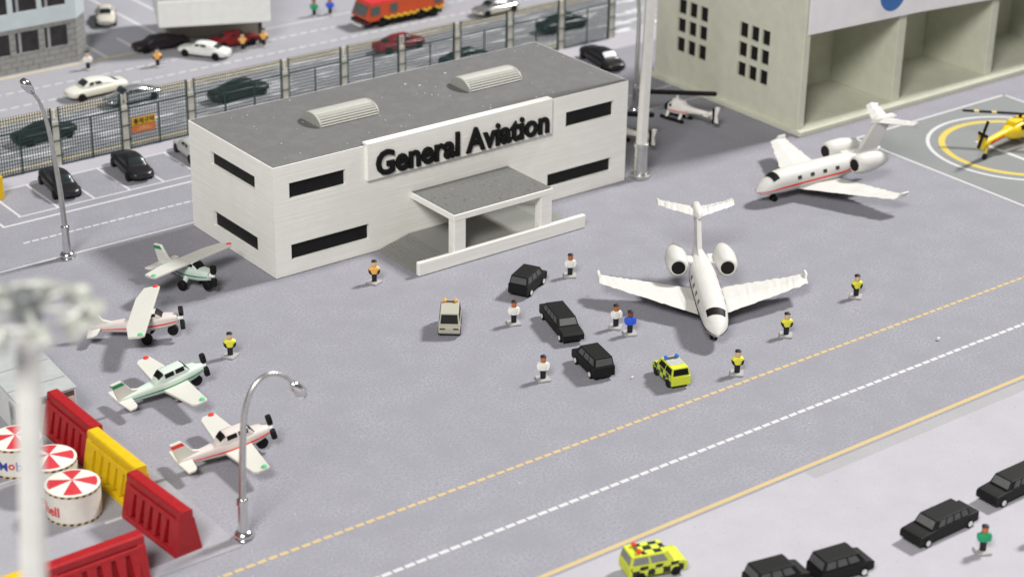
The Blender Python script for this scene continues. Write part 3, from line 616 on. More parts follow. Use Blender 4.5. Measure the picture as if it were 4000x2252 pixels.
# ------------------------------------------------------------------ light aircraft
def aero_mats(kind):
    if kind == 'green': return printed('pla_mint', (0.56, 0.65, 0.585), 0.45, 9, 0.05, 0.3), GRN_PAINT
    return printed('pla_cream', (0.62, 0.565, 0.535), 0.45, 9, 0.05, 0.3), RED_PAINT
def thin(mb, outline, z, th, dih=0.0):
    """flat lifting surface: outline (x,y); z rises with |y| by dih"""
    mb.prism([(x, y, z + abs(y) * dih) for x, y in outline], (0, 0, th))
def light_plane(label, kind, loc, head, high, L=6.4, span=8.1, pitch=0.0, roll=0.0, prop=75):
    t = thing('light_aircraft', label, 'airplane', loc, head, 'small propeller planes parked on the apron')
    t.rotation_euler = (R(roll), R(-pitch), R(head))
    bodym, mk = aero_mats(kind); cw = printed('pla_wing', (0.60, 0.595, 0.545), 0.45, 9, 0.04, 0.3)
    nose, tail = 2.0, 2.0 - L
    lf = Loft([(nose, 1.28, 0.36, 0.34, 0.36, 2.8), (nose - 0.35, 1.30, 0.50, 0.40, 0.44, 3.0), (nose - 1.2, 1.30, 0.62, 0.48, 0.56, 3.2), (nose - 2.4, 1.28, 0.64, 0.50, 0.58, 3.2), (tail + 1.9, 1.34, 0.40, 0.42, 0.42, 2.8), (tail + 0.5, 1.42, 0.22, 0.30, 0.28, 2.5), (tail, 1.46, 0.10, 0.16, 0.14, 2.4)])
    mb = MB(); lf.mesh(mb, 30, 28)
    ct = 2.16 if high else 2.32
    if high: cab = Loft([(nose - 0.95, 1.55, 0.44, 0.06, 0.1, 4), (nose - 1.5, 1.55, 0.50, ct - 1.55, 0.2, 5), (nose - 2.6, 1.55, 0.50, ct - 1.55, 0.2, 5), (nose - 3.6, 1.5, 0.30, 0.22, 0.1, 3.4)])
    else: cab = Loft([(nose - 1.0, 1.52, 0.48, 0.06, 0.1, 4), (nose - 1.55, 1.52, 0.54, ct - 1.5, 0.2, 4.5), (nose - 3.0, 1.52, 0.54, ct - 1.5, 0.2, 4.5), (nose - 3.85, 1.5, 0.34, 0.24, 0.1, 3.2)])
    cab.mesh(mb, 22, 28); fz = obj('fuselage', mb, bodym, t, 0, 1, 0.7)
    # windows on the cabin
    for s_ in (0, 1):
        def q(a): return a if s_ == 0 else PI - a
        for xa, xb in (((nose - 2.22, nose - 1.55), (nose - 3.06, nose - 2.36)) if not high else ((nose - 2.0, nose - 1.5), (nose - 2.6, nose - 2.12))):
            mb = MB(); cab.patch(mb, xa, xb, q(0.22), q(0.80), 0.03, 6, 5); obj('side_window', mb, BLACK, t)
        mb = MB(); lf.patch(mb, tail + 0.75, nose - 0.05, q(-0.12), q(-0.02), 0.022, 30, 2); obj('stripe', mb, mk, t)
    mb = MB(); cab.patch(mb, nose - 1.48, nose - 1.06, PI * 0.22, PI * 0.78, 0.03, 4, 8); obj('windshield', mb, BLACK, t)
    mb = MB(); cab.patch(mb, nose - 3.52, nose - 3.12, PI * 0.24, PI * 0.5, 0.035, 4, 6); cab.patch(mb, nose - 3.52, nose - 3.12, PI * 0.5, PI * 0.76, 0.035, 4, 6); obj('rear_window', mb, BLACK, t)
    # wing
    h = span / 2; x0 = nose - (1.72 if high else 1.45); zc = 2.05 if high else 0.92
    if high: out = [(x0, 0), (x0, h - 0.15), (x0 - 0.35, h), (x0 - 1.2, h - 0.12), (x0 - 1.6, h * 0.55), (x0 - 1.6, 0), (x0 - 1.45, -h * 0.55), (x0 - 1.15, -h + 0.12), (x0 - 0.35, -h), (x0, -h + 0.15)]; dh = 0.0
    else: out = [(x0 + 0.1, 0), (x0 - 0.1, 0.9), (x0 - 0.45, h - 0.1), (x0 - 0.62, h), (x0 - 1.35, h), (x0 - 1.6, h - 0.3), (x0 - 1.95, 0.5), (x0 - 1.95, 0), (x0 - 1.95, -0.5), (x0 - 1.6, -h + 0.3), (x0 - 1.35, -h), (x0 - 0.62, -h), (x0 - 0.45, -h + 0.1), (x0 - 0.1, -0.9)]; dh = 0.045
    mb = MB(); half = [p for p in out if p[1] >= 0]
    for s_ in (1, -1): mb.prism([(x, s_ * y, zc + y * dh) for x, y in half], (0, 0, 0.2))
    wg = obj('wing', mb, cw, t, 0.05, 2)
    xt = x0 - (0.3 if high else 0.75)
    mb = MB(); mb.ball((xt, h - 0.14, zc + h * dh + 0.2), 0.22, 0, 10, 6, 0.5); obj('tip_light', mb, RED_PAINT, wg)
    mb = MB(); mb.ball((xt, -h + 0.25, zc + h * dh + 0.2), 0.22, 0, 10, 6, 0.5); obj('tip_light', mb, GRN_LIGHT, wg)
    # tail
    mb = MB(); sp = 1.6; xs = tail + 0.95
    mb.prism([(xs, 0, 1.36), (xs - 0.2, sp * 0.85, 1.36), (xs - 0.45, sp, 1.36), (xs - 0.9, sp, 1.36), (xs - 1.0, 0, 1.36), (xs - 0.9, -sp, 1.36), (xs - 0.45, -sp, 1.36), (xs - 0.2, -sp * 0.85, 1.36)], (0, 0, 0.15)); obj('stabilizer', mb, cw, t, 0.04, 2)
    mb = MB(); mb.prism([(tail + 1.9, -0.13, 1.66), (tail + 1.15, -0.13, 1.98), (tail + 0.48, -0.13, 2.95), (tail - 0.30, -0.13, 2.95), (tail + 0.05, -0.13, 1.45)], (0, 0.26, 0)); fn = obj('fin', mb, cw, t, 0.04, 2)
    mb = MB(); mb.prism([(tail + 0.68, -0.15, 2.62), (tail + 0.50, -0.15, 2.88), (tail - 0.29, -0.15, 2.88), (tail - 0.22, -0.15, 2.62)], (0, 0.30, 0)); obj('fin_band', mb, mk, fn)
    # propeller
    mb = MB(); mb.tube([(nose - 0.02, 0, 1.28), (nose + 0.28, 0, 1.28), (nose + 0.36, 0, 1.28)], [0.2, 0.16, 0.08], 12); obj('spinner', mb, HUB_W, t, 0, 1, 0.6)
    a = R(prop)
    for s_ in (1, -1):
        mb = MB(); d = Vector((0, math.cos(a) * s_, math.sin(a) * s_)); e = Vector((0, -math.sin(a), math.cos(a)))
        c = Vector((nose + 0.14, 0, 1.28)); pr = [(0.14, -0.14), (0.35, -0.24), (0.76, -0.22), (0.87, -0.11), (0.87, 0.11), (0.76, 0.22), (0.35, 0.24), (0.14, 0.14)]
        mb.prism([c + d * r_ + e * w_ for r_, w_ in pr], (0.30, 0, 0)); obj('propeller_blade', mb, BLACK, t, 0.03, 1)
    # gear
    mb = MB(); mb.cyl((nose - 0.55, 0, 0.40), 0.40, 0.40, 'y', 16); obj('nose_wheel', mb, BLACK, t, 0.04)
    mb = MB(); mb.tube([(nose - 0.55, 0, 0.3), (nose - 0.6, 0, 1.0)], [0.12, 0.2], 8); obj('gear_leg', mb, bodym, t)
    for s_ in (1, -1):
        mb = MB(); mb.cyl((nose - 2.35, s_ * 1.0, 0.40), 0.40, 0.38, 'y', 16); obj('main_wheel', mb, BLACK, t, 0.04)
        mb = MB(); mb.tube([(nose - 2.35, s_ * 0.9, 0.4), (nose - 2.3, s_ * 0.45, 0.98)], [0.14, 0.26], 8); obj('gear_leg', mb, bodym, t)
    return t
light_plane('high-wing white plane with green stripe parked against end wall of terminal', 'green', (-5.9, 2.4, 0.06), -76, True, 5.9, 8.3, 7, 0, 85)
light_plane('high-wing white plane with red stripe, its wing tilted towards the viewer', 'red', (-12.7, -3.6, 0.06), -36, True, 6.6, 8.6, 9, 0, 65)
light_plane('low-wing white plane with green stripe, between the two red striped ones', 'green', (-15.5, -12.4, 0.06), 1, False, 6.6, 8.2, 8, 0, 78)
light_plane('low-wing white plane with red stripe behind the front street lamp', 'red', (-16.4, -22.65, 0.06), -5, False, 6.5, 8.5, 8, 0, 70)

# ------------------------------------------------------------------ business jets
def jet(label, loc, head, stripe):
    """origin at nose tip; tail towards -X"""
    t = thing('business_jet', label, 'airplane', loc, head, 'white business jets')
    lf = Loft([(0.0, 1.26, 0.12, 0.11, 0.11, 2), (-0.35, 1.32, 0.48, 0.37, 0.36, 2), (-1.1, 1.46, 0.86, 0.74, 0.60, 2.1), (-2.3, 1.62, 1.02, 1.10, 0.84, 2.2), (-4.0, 1.68, 1.08, 1.14, 0.96, 2.2), (-8.8, 1.70, 1.06, 1.10, 0.96, 2.2), (-11.0, 1.92, 0.80, 0.88, 0.78, 2.1), (-12.8, 2.25, 0.44, 0.52, 0.44, 2), (-14.2, 2.45, 0.16, 0.22, 0.18, 2)])
    mb = MB(); lf.mesh(mb, 48, 36); obj('fuselage', mb, JETW, t, 0, 1, True)
    rnd = random.Random(3)
    def ragged(le0, le1, te0, te1, y0, y1, z0, z1, th0, th1, n=30, jit=0.09):
        mb = MB()
        for s_ in (1, -1):
            top, bot = [], []
            for k in range(n + 1):
                u = k / n; y = y0 + (y1 - y0) * u; z = z0 + (z1 - z0) * u; th = th0 + (th1 - th0) * u
                le = le0 + (le1 - le0) * u + rnd.uniform(-1, 1) * jit * (0.4 + u); te = te0 + (te1 - te0) * u + rnd.uniform(-1, 1) * jit * 1.3 * (0.4 + u)
                mid = le + (te - le) * 0.4; j = rnd.uniform(-0.03, 0.03)
                top.append([(le, s_ * y, z), (mid, s_ * y, z + th + j), (te, s_ * y, z)]); bot.append((mid, s_ * y, z - th))
            vs = [p for r_ in top for p in r_] + bot; N = 3 * (n + 1)
            fs = []
            for k in range(n):
                a, b = 3 * k, 3 * k + 3
                fs += [(a, a + 1, b + 1, b), (a + 1, a + 2, b + 2, b + 1), (a, b, N + k + 1, N + k), (a + 2, N + k, N + k + 1, b + 2)]
            fs += [(0, N, 2, 1), (3 * n, 3 * n + 1, 3 * n + 2, N + n)]
            mb.add(vs, fs)
        return mb
    wg = obj('wing', ragged(-3.85, -8.35, -8.7, -10.05, 0.6, 8.1, 1.0, 1.62, 0.2, 0.12), JETW, t)
    for s_ in (1, -1):
        mb = MB(); mb.prism([(-8.8, s_ * 8.05, 1.55), (-10.0, s_ * 8.05, 1.55), (-10.1, s_ * 8.2, 1.98), (-9.3, s_ * 8.2, 1.98)], (0, s_ * -0.2, 0.02)); obj('winglet', mb, JETW, wg, 0.06, 2)
    mb = MB(); mb.prism([(-9.9, -0.19, 2.6), (-11.7, -0.19, 3.0), (-13.2, -0.19, 5.08), (-15.2, -0.19, 5.08), (-13.6, -0.19, 2.3)], (0, 0.38, 0)); fn = obj('fin', mb, JETW, t, 0.1, 2)
    obj('tailplane', ragged(-13.1, -14.9, -15.2, -16.3, 0.0, 3.05, 5.15, 5.4, 0.22, 0.2, 20, 0.11), JETW, t)
    mb = MB(); mb.tube([(-12.8, 0, 5.15), (-13.5, 0, 5.2), (-15.3, 0, 5.25), (-15.9, 0, 5.2)], [0.08, 0.40, 0.36, 0.08], 10); obj('fin_cap', mb, JETW, fn, 0, 1, True)
    for s_ in (1, -1):
        mb = MB(); y = s_ * 1.92; z = 2.45
        mb.tube([(-9.45, y, z), (-9.6, y, z), (-10.2, y, z), (-11.4, y, z), (-12.4, y, z + 0.03), (-13.1, y, z + 0.06)], [0.66, 0.78, 0.88, 0.88, 0.70, 0.46], 24); en = obj('engine', mb, JETW, t, 0, 1, 0.7)
        mb = MB(); mb.cyl((-9.44, y, z), 0.54, 0.06, 'x', 20); obj('intake', mb, BLACK, en)
        mb = MB(); mb.box(-12.0, -10.4, min(s_ * 0.6, s_ * 1.5), max(s_ * 0.6, s_ * 1.5), 2.32, 2.55); obj('pylon', mb, JETW, t, 0.05)
    # cockpit, windows, stripe
    mb = MB(); lf.patch(mb, -1.95, -1.36, PI * 0.25, PI * 0.75, 0.03, 5, 14, 0, 0, 0.06); obj('windshield', mb, BLACK, t)
    st = BLACK if stripe == 'black' else RED_PAINT
    for s_ in (0, 1):
        def q(a): return a if s_ == 0 else PI - a
        for x in (-4.0, -5.45, -6.9, -8.35):
            mb = MB(); lf.patch(mb, x - 0.21, x + 0.21, q(0.22), q(0.50), 0.025, 4, 4, 0, 0, 0.04); obj('cabin_window', mb, plain('jet_window', (0.035, 0.035, 0.033), 0.3), t)
        mb = MB(); lf.patch(mb, -10.4, -0.01, q(-0.16), q(-0.02), 0.03, 46, 2, 0, 0, 0.05); obj('stripe', mb, st, t)
    mb = MB()
    for dy in (-0.17, 0.17): mb.cyl((-2.0, dy, 0.26), 0.26, 0.2, 'y', 14)
    mb.box(-2.15, -1.85, -0.12, 0.12, 0.2, 0.9); obj('nose_gear', mb, BLACK, t)
    for s_ in (1, -1):
        mb = MB(); mb.cyl((-8.0, s_ * 1.7, 0.3), 0.3, 0.26, 'y', 14); mb.cyl((-8.0, s_ * 1.35, 0.3), 0.3, 0.26, 'y', 14); mb.box(-8.15, -7.85, s_ * 1.52 - 0.12, s_ * 1.52 + 0.12, 0.2, 1.1); obj('main_gear', mb, BLACK, t)
    # stringing threads left by the printer
    mb = MB()
    for (x, y, z, d) in ((-9.9, 7.0, 1.5, (-0.25, 0.35, -0.3)), (-10.1, -7.7, 1.5, (-0.3, -0.25, -0.35)), (-15.8, 2.6, 5.2, (-0.1, 0.1, -0.5)), (-13.0, -1.9, 1.9, (0, 0, -0.3)), (-15.7, -2.0, 5.2, (-0.15, 0, -0.4))):
        mb.tube([(x, y, z), (x + d[0] * 0.6, y + d[1] * 0.6, z + d[2] * 0.4), (x + d[0], y + d[1], z + d[2])], 0.035, 5)
    obj('plastic_thread', mb, JETW, t)
    return t
jet('white business jet with black nose line, facing the parked black cars', (19.8, -29.6, 0), 234.7, 'black')
jet('white business jet with red side stripe, parked beside the helipad', (41.6, -10.9, 0), 176.0, 'red')

# ------------------------------------------------------------------ helicopters
def helicopter(label, loc, head, rotor_ang):
    t = thing('helicopter', label, 'helicopter', loc, head, 'white helicopters with black rotors')
    m = printed('heli_white', (0.82, 0.79, 0.75), 0.5, 9, 0.05, 0.3)
    lf = Loft([(1.35, 1.0, 0.24, 0.22, 0.28, 2.2), (0.95, 1.08, 0.52, 0.46, 0.5, 2.6), (0.1, 1.15, 0.62, 0.58, 0.58, 3), (-0.9, 1.18, 0.52, 0.56, 0.5, 2.8), (-1.7, 1.25, 0.32, 0.36, 0.3, 2.5), (-3.6, 1.4, 0.18, 0.2, 0.18, 2.3), (-4.3, 1.45, 0.12, 0.14, 0.12, 2.2)])
    mb = MB(); lf.mesh(mb, 30, 24); obj('fuselage', mb, m, t, 0, 1, True)
    mb = MB(); lf.patch(mb, 0.72, 1.28, -PI * 0.12, PI * 1.12, 0.03, 5, 20, 0, 0, 0.06); obj('canopy_glass', mb, BLACK, t)
    for s_ in (0, 1):
        def q(a): return a if s_ == 0 else PI - a
        mb = MB(); lf.patch(mb, 0.25, 0.55, q(0.2), q(0.7), 0.03, 3, 4); obj('side_window', mb, BLACK, t)
        mb = MB(); lf.patch(mb, -1.6, 0.6, q(-0.22), q(-0.1), 0.022, 12, 1); obj('stripe', mb, RED_PAINT, t)
    mb = MB(); mb.hexa([(0.5, -0.35, 1.6), (0.5, 0.35, 1.6), (-1.0, 0.35, 1.6), (-1.0, -0.35, 1.6)][::-1], [(0.35, -0.22, 2.05), (0.35, 0.22, 2.05), (-0.8, 0.22, 2.0), (-0.8, -0.22, 2.0)][::-1]); obj('engine_housing', mb, m, t, 0.06, 2)
    mb = MB(); mb.tube([(0, 0, 2.0), (0, 0, 2.62)], 0.12, 8); obj('rotor_mast', mb, m, t)
    a = R(rotor_ang - head); d = Vector((math.cos(a), math.sin(a), 0)); e = Vector((-d.y, d.x, 0))
    for s_ in (1, -1):
        mb = MB(); mb.prism([Vector((0, 0, 2.5)) + d * s_ * r_ + e * w_ for r_, w_ in ((0.0, -0.28), (0.3, -0.32), (3.6, -0.32), (3.75, 0), (3.6, 0.32), (0.3, 0.32), (0.0, 0.28))], (0, 0, 0.28)); obj('rotor_blade', mb, BLACK, t, 0.03)
    mb = MB(); mb.prism([(-3.9, -0.1, 1.3), (-4.6, -0.1, 2.35), (-5.05, -0.1, 2.35), (-4.75, -0.1, 1.4), (-4.9, -0.1, 0.75), (-4.5, -0.1, 0.75)], (0, 0.2, 0)); obj('fin', mb, m, t, 0.05, 2)
    mb = MB(); mb.box(-4.2, -3.6, -0.8, 0.8, 1.38, 1.52); obj('stabilizer', mb, m, t, 0.04)
    mb = MB(); mb.prism([(-4.55, 0.2, 1.45 - 0.75), (-4.38, 0.2, 1.45 - 0.75), (-4.36, 0.2, 1.45 + 0.75), (-4.58, 0.2, 1.45 + 0.75)], (0, 0.1, 0)); obj('tail_rotor', mb, BLACK, t)
    for s_ in (1, -1):
        mb = MB(); mb.tube([(1.35, s_ * 0.72, 0.22), (1.1, s_ * 0.72, 0.13), (-1.3, s_ * 0.72, 0.16)], 0.19, 8); obj('skid', mb, BLACK, t)
        for x in (0.7, -0.8): mb = MB(); mb.tube([(x, s_ * 0.7, 0.15), (x, s_ * 0.4, 0.75)], 0.15, 8); obj('skid_strut', mb, m, t)
    return t
h1 = helicopter('white helicopter with red stripe standing by the sage green wall', (50.5, 9.3, 0), 101, -41)
dup(h1, (41.75, 8.35, 0), 101, 'white helicopter mostly hidden behind the right end of terminal')
YH = thing('rescue_helicopter', 'yellow air ambulance helicopter standing on the helipad, cut by right edge', 'helicopter', (72.0, -14.4, 0), 8)
ym = plain('heli_yellow', (0.80, 0.56, 0.01), 0.4, 0, 0.06, 2, 0.5)
lf = Loft([(3.4, 1.35, 0.3, 0.3, 0.35, 2.2), (2.5, 1.5, 0.85, 0.8, 0.75, 2.6), (0.5, 1.6, 0.95, 0.95, 0.8, 3), (-1.6, 1.65, 0.75, 0.8, 0.6, 2.8), (-2.8, 1.75, 0.34, 0.36, 0.32, 2.8), (-5.4, 1.6, 0.28, 0.36, 0.32, 2.8), (-6.2, 1.55, 0.14, 0.2, 0.2, 2.6)])
mb = MB(); lf.mesh(mb, 30, 24); obj('fuselage', mb, ym, YH, 0, 1, True)
mb = MB(); lf.patch(mb, 2.2, 3.2, 0.05 * PI, 0.95 * PI, 0.03, 5, 16); obj('canopy_glass', mb, BLACK, YH)
for s_ in (0, 1):
    mb = MB(); lf.patch(mb, -0.9, 0.2, 0.2 if s_ == 0 else PI - 0.2, 0.75 if s_ == 0 else PI - 0.75, 0.03, 5, 4); obj('side_window', mb, BLACK, YH)
mb = MB(); mb.box(-1.6, 1.2, -0.5, 0.5, 2.3, 2.75); obj('engine_housing', mb, ym, YH, 0.15, 3)
mb = MB(); mb.tube([(0, 0, 2.7), (0, 0, 3.1)], 0.16, 10); obj('rotor_mast', mb, BLACK, YH)
for k in range(2):
    a = R(135 + 180 * k - 8); d = Vector((math.cos(a), math.sin(a), 0)); e = Vector((-d.y, d.x, 0)); mb = MB(); c0 = Vector((0, 0, 3.02))
    mb.prism([c0 + d * r_ + e * w_ for r_, w_ in ((0, -0.15), (0.4, -0.19), (5.2, -0.19), (5.35, 0), (5.2, 0.19), (0.4, 0.19), (0, 0.15))], (0, 0, 0.12)); bl = obj('rotor_blade', mb, BLACK, YH)
    for r_ in (2.2, 3.8):
        mb = MB(); mb.prism([c0 + d * rr_ + e * w_ + Vector((0, 0, -0.01)) for rr_, w_ in ((r_, -0.2), (r_ + 0.45, -0.2), (r_ + 0.45, 0.2), (r_, 0.2))], (0, 0, 0.14)); obj('blade_band', mb, YELLOW_PALE, bl)
mb = MB(); mb.prism([(-5.0, -0.15, 1.5), (-6.45, -0.15, 2.95), (-6.9, -0.15, 2.95), (-6.8, -0.15, 1.35), (-6.1, -0.15, 1.1)], (0, 0.3, 0)); obj('fin', mb, ym, YH, 0.05, 2)
mb = MB(); mb.tube([(-5.3, 0, 1.35), (-5.5, 0, 0.5)], [0.16, 0.1], 8); obj('gear_leg', mb, ym, YH)
mb = MB(); mb.cyl((-5.55, 0, 0.3), 0.3, 0.24, 'y', 16); obj('tail_wheel', mb, BLACK, YH, 0.04)
for s_ in (1, -1):
    mb = MB(); mb.cyl((1.4, s_ * 1.15, 0.34), 0.34, 0.3, 'y', 16); obj('main_wheel', mb, BLACK, YH, 0.04)
    mb = MB(); mb.tube([(1.4, s_ * 1.0, 0.35), (1.2, s_ * 0.6, 1.0)], 0.12, 8); obj('gear_leg', mb, ym, YH)
mb = MB()
for k in range(2):
    a = R(62 + 90 * k); d = Vector((math.cos(a), 0, math.sin(a))); e = Vector((-d.z, 0, d.x)); c0 = Vector((-6.75, -0.36, 2.8)); ln = 1.3 if k == 0 else 0.9
    mb.prism([c0 + d * r_ + e * w_ for r_, w_ in ((-ln, -0.14), (ln, -0.14), (ln, 0.14), (-ln, 0.14))], (0, 0.16, 0))
obj('tail_rotor', mb, BLACK, YH)
text_obj('lettering', 'AMBULANCE', 0.42, 0.01, INKR, YH, lambda u, v, w: lf.pt(-4.15 + u, PI + 0.02 - v * 1.9 + 2 * PI, 0.03 + w) if True else None, 2.2, 0.004)

# ------------------------------------------------------------------ boxy printed vehicles
WSH = plain('grey_windscreen', (0.12, 0.122, 0.12), 0.5)
def wheelset(t, xs, y, r, hub=True, wd=0.28):
    for x in xs:
        for s_ in (1, -1):
            mb = MB(); mb.cyl((x, s_ * y, r), r, wd, 'y', 18); w = obj('wheel', mb, BLACK, t, 0.03)
            if hub: mb = MB(); mb.cyl((x, s_ * (y + wd / 2 + 0.012), r), r * 0.56, 0.03, 'y', 14); obj('hub', mb, HUB_W, w)
def quadpatch(mb, a, b, c, d, u0, u1, v0, v1, off=0.02, th=0.05):
    a, b, c, d = map(Vector, (a, b, c, d)); n = (b - a).cross(d - a).normalized()
    P = lambda u, v: a * (1 - u) * (1 - v) + b * u * (1 - v) + c * u * v + d * (1 - u) * v
    mb.prism([P(u0, v0) - n * (th - off), P(u1, v0) - n * (th - off), P(u1, v1) - n * (th - off), P(u0, v1) - n * (th - off)], n * th)
def boxcar(name, label, cat, loc, head, mat, pane, L=3.9, Wd=1.65, Ht=1.72, belt=1.08, cab=(-1.85, 0.75), slope=(0.22, 0.55), nwin=3, group=None, hub=True, wx=(-1.2, 1.2), roofmat=None):
    """front to +X"""
    t = thing(name, label, cat, loc, head, group); w = Wd / 2; wt = w - 0.13; x0, x1 = -L / 2, L / 2; r0, r1 = cab
    mb = MB()
    prof = [(x0, 0.36), (x0 + 0.05, 0.3), (x1 - 0.1, 0.3), (x1, 0.42), (x1, belt - 0.22), (x1 - 0.15, belt - 0.1), (r1 + slope[1], belt), (x0 + 0.03, belt)]
    mb.prism([(x, -w, z) for x, z in prof], (0, Wd, 0))
    bq = [(r0, -w + 0.03, belt), (r1 + slope[1], -w + 0.03, belt), (r1 + slope[1], w - 0.03, belt), (r0, w - 0.03, belt)]
    tq = [(r0 + slope[0], -wt, Ht), (r1, -wt, Ht), (r1, wt, Ht), (r0 + slope[0], wt, Ht)]
    mb.hexa([(x, y, z - 0.02) for x, y, z in bq], tq); obj('body', mb, mat, t, 0.045, 2)
    if roofmat:
        mb = MB(); mb.box(r0 + slope[0] + 0.55, r1 - 0.08, -wt + 0.08, wt - 0.08, Ht - 0.01, Ht + 0.025); obj('roof_panel', mb, roofmat, t)
    mb = MB(); quadpatch(mb, bq[1], bq[2], tq[2], tq[1], 0.07, 0.93, 0.12, 0.88); obj('windshield', mb, WSH if mat is BLACK_PRINT else pane, t)
    mb = MB(); quadpatch(mb, bq[3], bq[0], tq[0], tq[3], 0.07, 0.93, 0.12, 0.85); obj('rear_window', mb, pane, t)
    for k in range(nwin):
        u0 = 0.06 + k * 0.86 / nwin; u1 = u0 + 0.86 / nwin - 0.05
        mb = MB(); quadpatch(mb, bq[0], bq[1], tq[1], tq[0], u0, u1, 0.15, 0.85); obj('side_window', mb, pane, t)
        mb = MB(); quadpatch(mb, bq[2], bq[3], tq[3], tq[2], 1 - u1, 1 - u0, 0.15, 0.85); obj('side_window', mb, pane, t)
    wheelset(t, wx, w - 0.1, 0.33, hub); return t
SUVG = 'small black vehicles'
suv = boxcar('black_suv', 'black estate car in front of the porch, seen from behind, top of the apron cars', 'car', (15.1, -12.85, 0), 28, BLACK_PRINT, GREY_PANE, nwin=3, group=SUVG)
dup(suv, (10.45, -26.5, 0), 76, 'black estate car seen from rear corner, lowest black car on the apron')
dup(suv, (5.35, -56.05, 0), -10, 'black estate car in bottom right corner between pickup roof and limousine')
dup(suv, (1.3, -54.7, 0), -12, 'black car cut off by the bottom edge, only roof and bonnet showing')
limo = boxcar('black_limousine', 'long black limousine facing the viewer between figures on the apron', 'car', (12.7, -20.05, 0), 251, BLACK_PRINT, GREY_PANE, 5.5, 1.66, 1.55, 1.0, (-1.95, 1.15), (0.25, 0.4), 4, SUVG, True, (-1.95, 1.95))
dup(limo, (13.9, -56.35, 0), 180, 'black limousine behind the green shirted figure on pale ground')
dup(limo, (21.5, -55.95, 0), 180, 'black limousine cut off by the right edge of photo on pale ground')
VANM = printed('van_beige', (0.40, 0.39, 0.325), 0.5, 9, 0.05, 0.3)
V = boxcar('follow_me_van', 'pale beige van with two orange beacons on its roof', 'van', (5.9, -15.15, 0), 232, VANM, BLACK, 3.05, 1.62, 1.82, 1.0, (-1.47, 1.04), (0.1, 0.34), 3, None, False, (-0.9, 0.9))
AMB = plain('amber_lens', (0.75, 0.36, 0.06), 0.4); BLU = plain('blue_lens', (0.02, 0.16, 0.55), 0.35); REDL = plain('red_lens', (0.75, 0.06, 0.02), 0.35)
def beacons(t, x, z, m, y=0.5, r=0.17):
    mb = MB(); mb.box(x - 0.09, x + 0.09, -y, y, z, z + 0.1); bar = obj('light_bar', mb, plain('bar_brown', (0.12, 0.09, 0.06)), t)
    for s_ in (1, -1): mb = MB(); mb.ball((x, s_ * y, z + 0.14), r, 0, 12, 7, 0.9); obj('beacon', mb, m, bar)
beacons(V, -0.95, 1.82, AMB, 0.42)
for s_ in (1, -1): mb = MB(); mb.box(1.515, 1.55, s_ * 0.5 - 0.2, s_ * 0.5 + 0.2, 0.7, 0.82); obj('headlight', mb, plain('lamp_brown', (0.10, 0.06, 0.02)), V)
CHK1 = checker('lime_green_check', (0.56, 0.64, 0.05), (0.012, 0.06, 0.04), 2.1, (0.1, 0.12, 0.14)); CHK2 = checker('lime_black_check', (0.56, 0.62, 0.06), (0.012, 0.018, 0.01), 2.0, (0.1, 0.1, 0.1))
def checks(t, L, w, m, roof=None):
    for s_ in (1, -1):
        mb = MB(); mb.box(-L / 2 + 0.12, L / 2 - 0.25, s_ * (w + 0.004) - 0.015, s_ * (w + 0.004) + 0.015, 0.36, 1.03); obj('chequer_panel', mb, m, t)
    if roof: mb = MB(); mb.box(roof[0], roof[1], -0.62, 0.62, 1.705, 1.735); obj('roof_chequer', mb, m, t)
A_ = boxcar('ambulance_car', 'lime yellow emergency car with two blue beacons and grey roof', 'car', (14.0, -31.0, 0), 74, LIME, BLACK, 3.3, 1.5, 1.62, 1.0, (-1.55, 0.55), (0.12, 0.5), 2, 'lime yellow vehicles', False, (-1.0, 1.0), plain('roof_grey', (0.42, 0.43, 0.42), 0.5))
checks(A_, 3.3, 0.75, CHK1); beacons(A_, 0.1, 1.65, BLU, 0.42)
Cc = boxcar('checkered_car', 'lime yellow car with black chequers and two red beacons, bottom edge', 'car', (-3.55, -49.1, 0), -18, LIME, plain('grey_glass', (0.20, 0.21, 0.20), 0.4), 3.8, 1.7, 1.72, 1.05, (-1.85, 0.55), (0.15, 0.5), 2, 'lime yellow vehicles', False, (-1.15, 1.15))
checks(Cc, 3.8, 0.85, CHK2, (-1.0, 0.62)); beacons(Cc, -1.15, 1.73, REDL, 0.42)

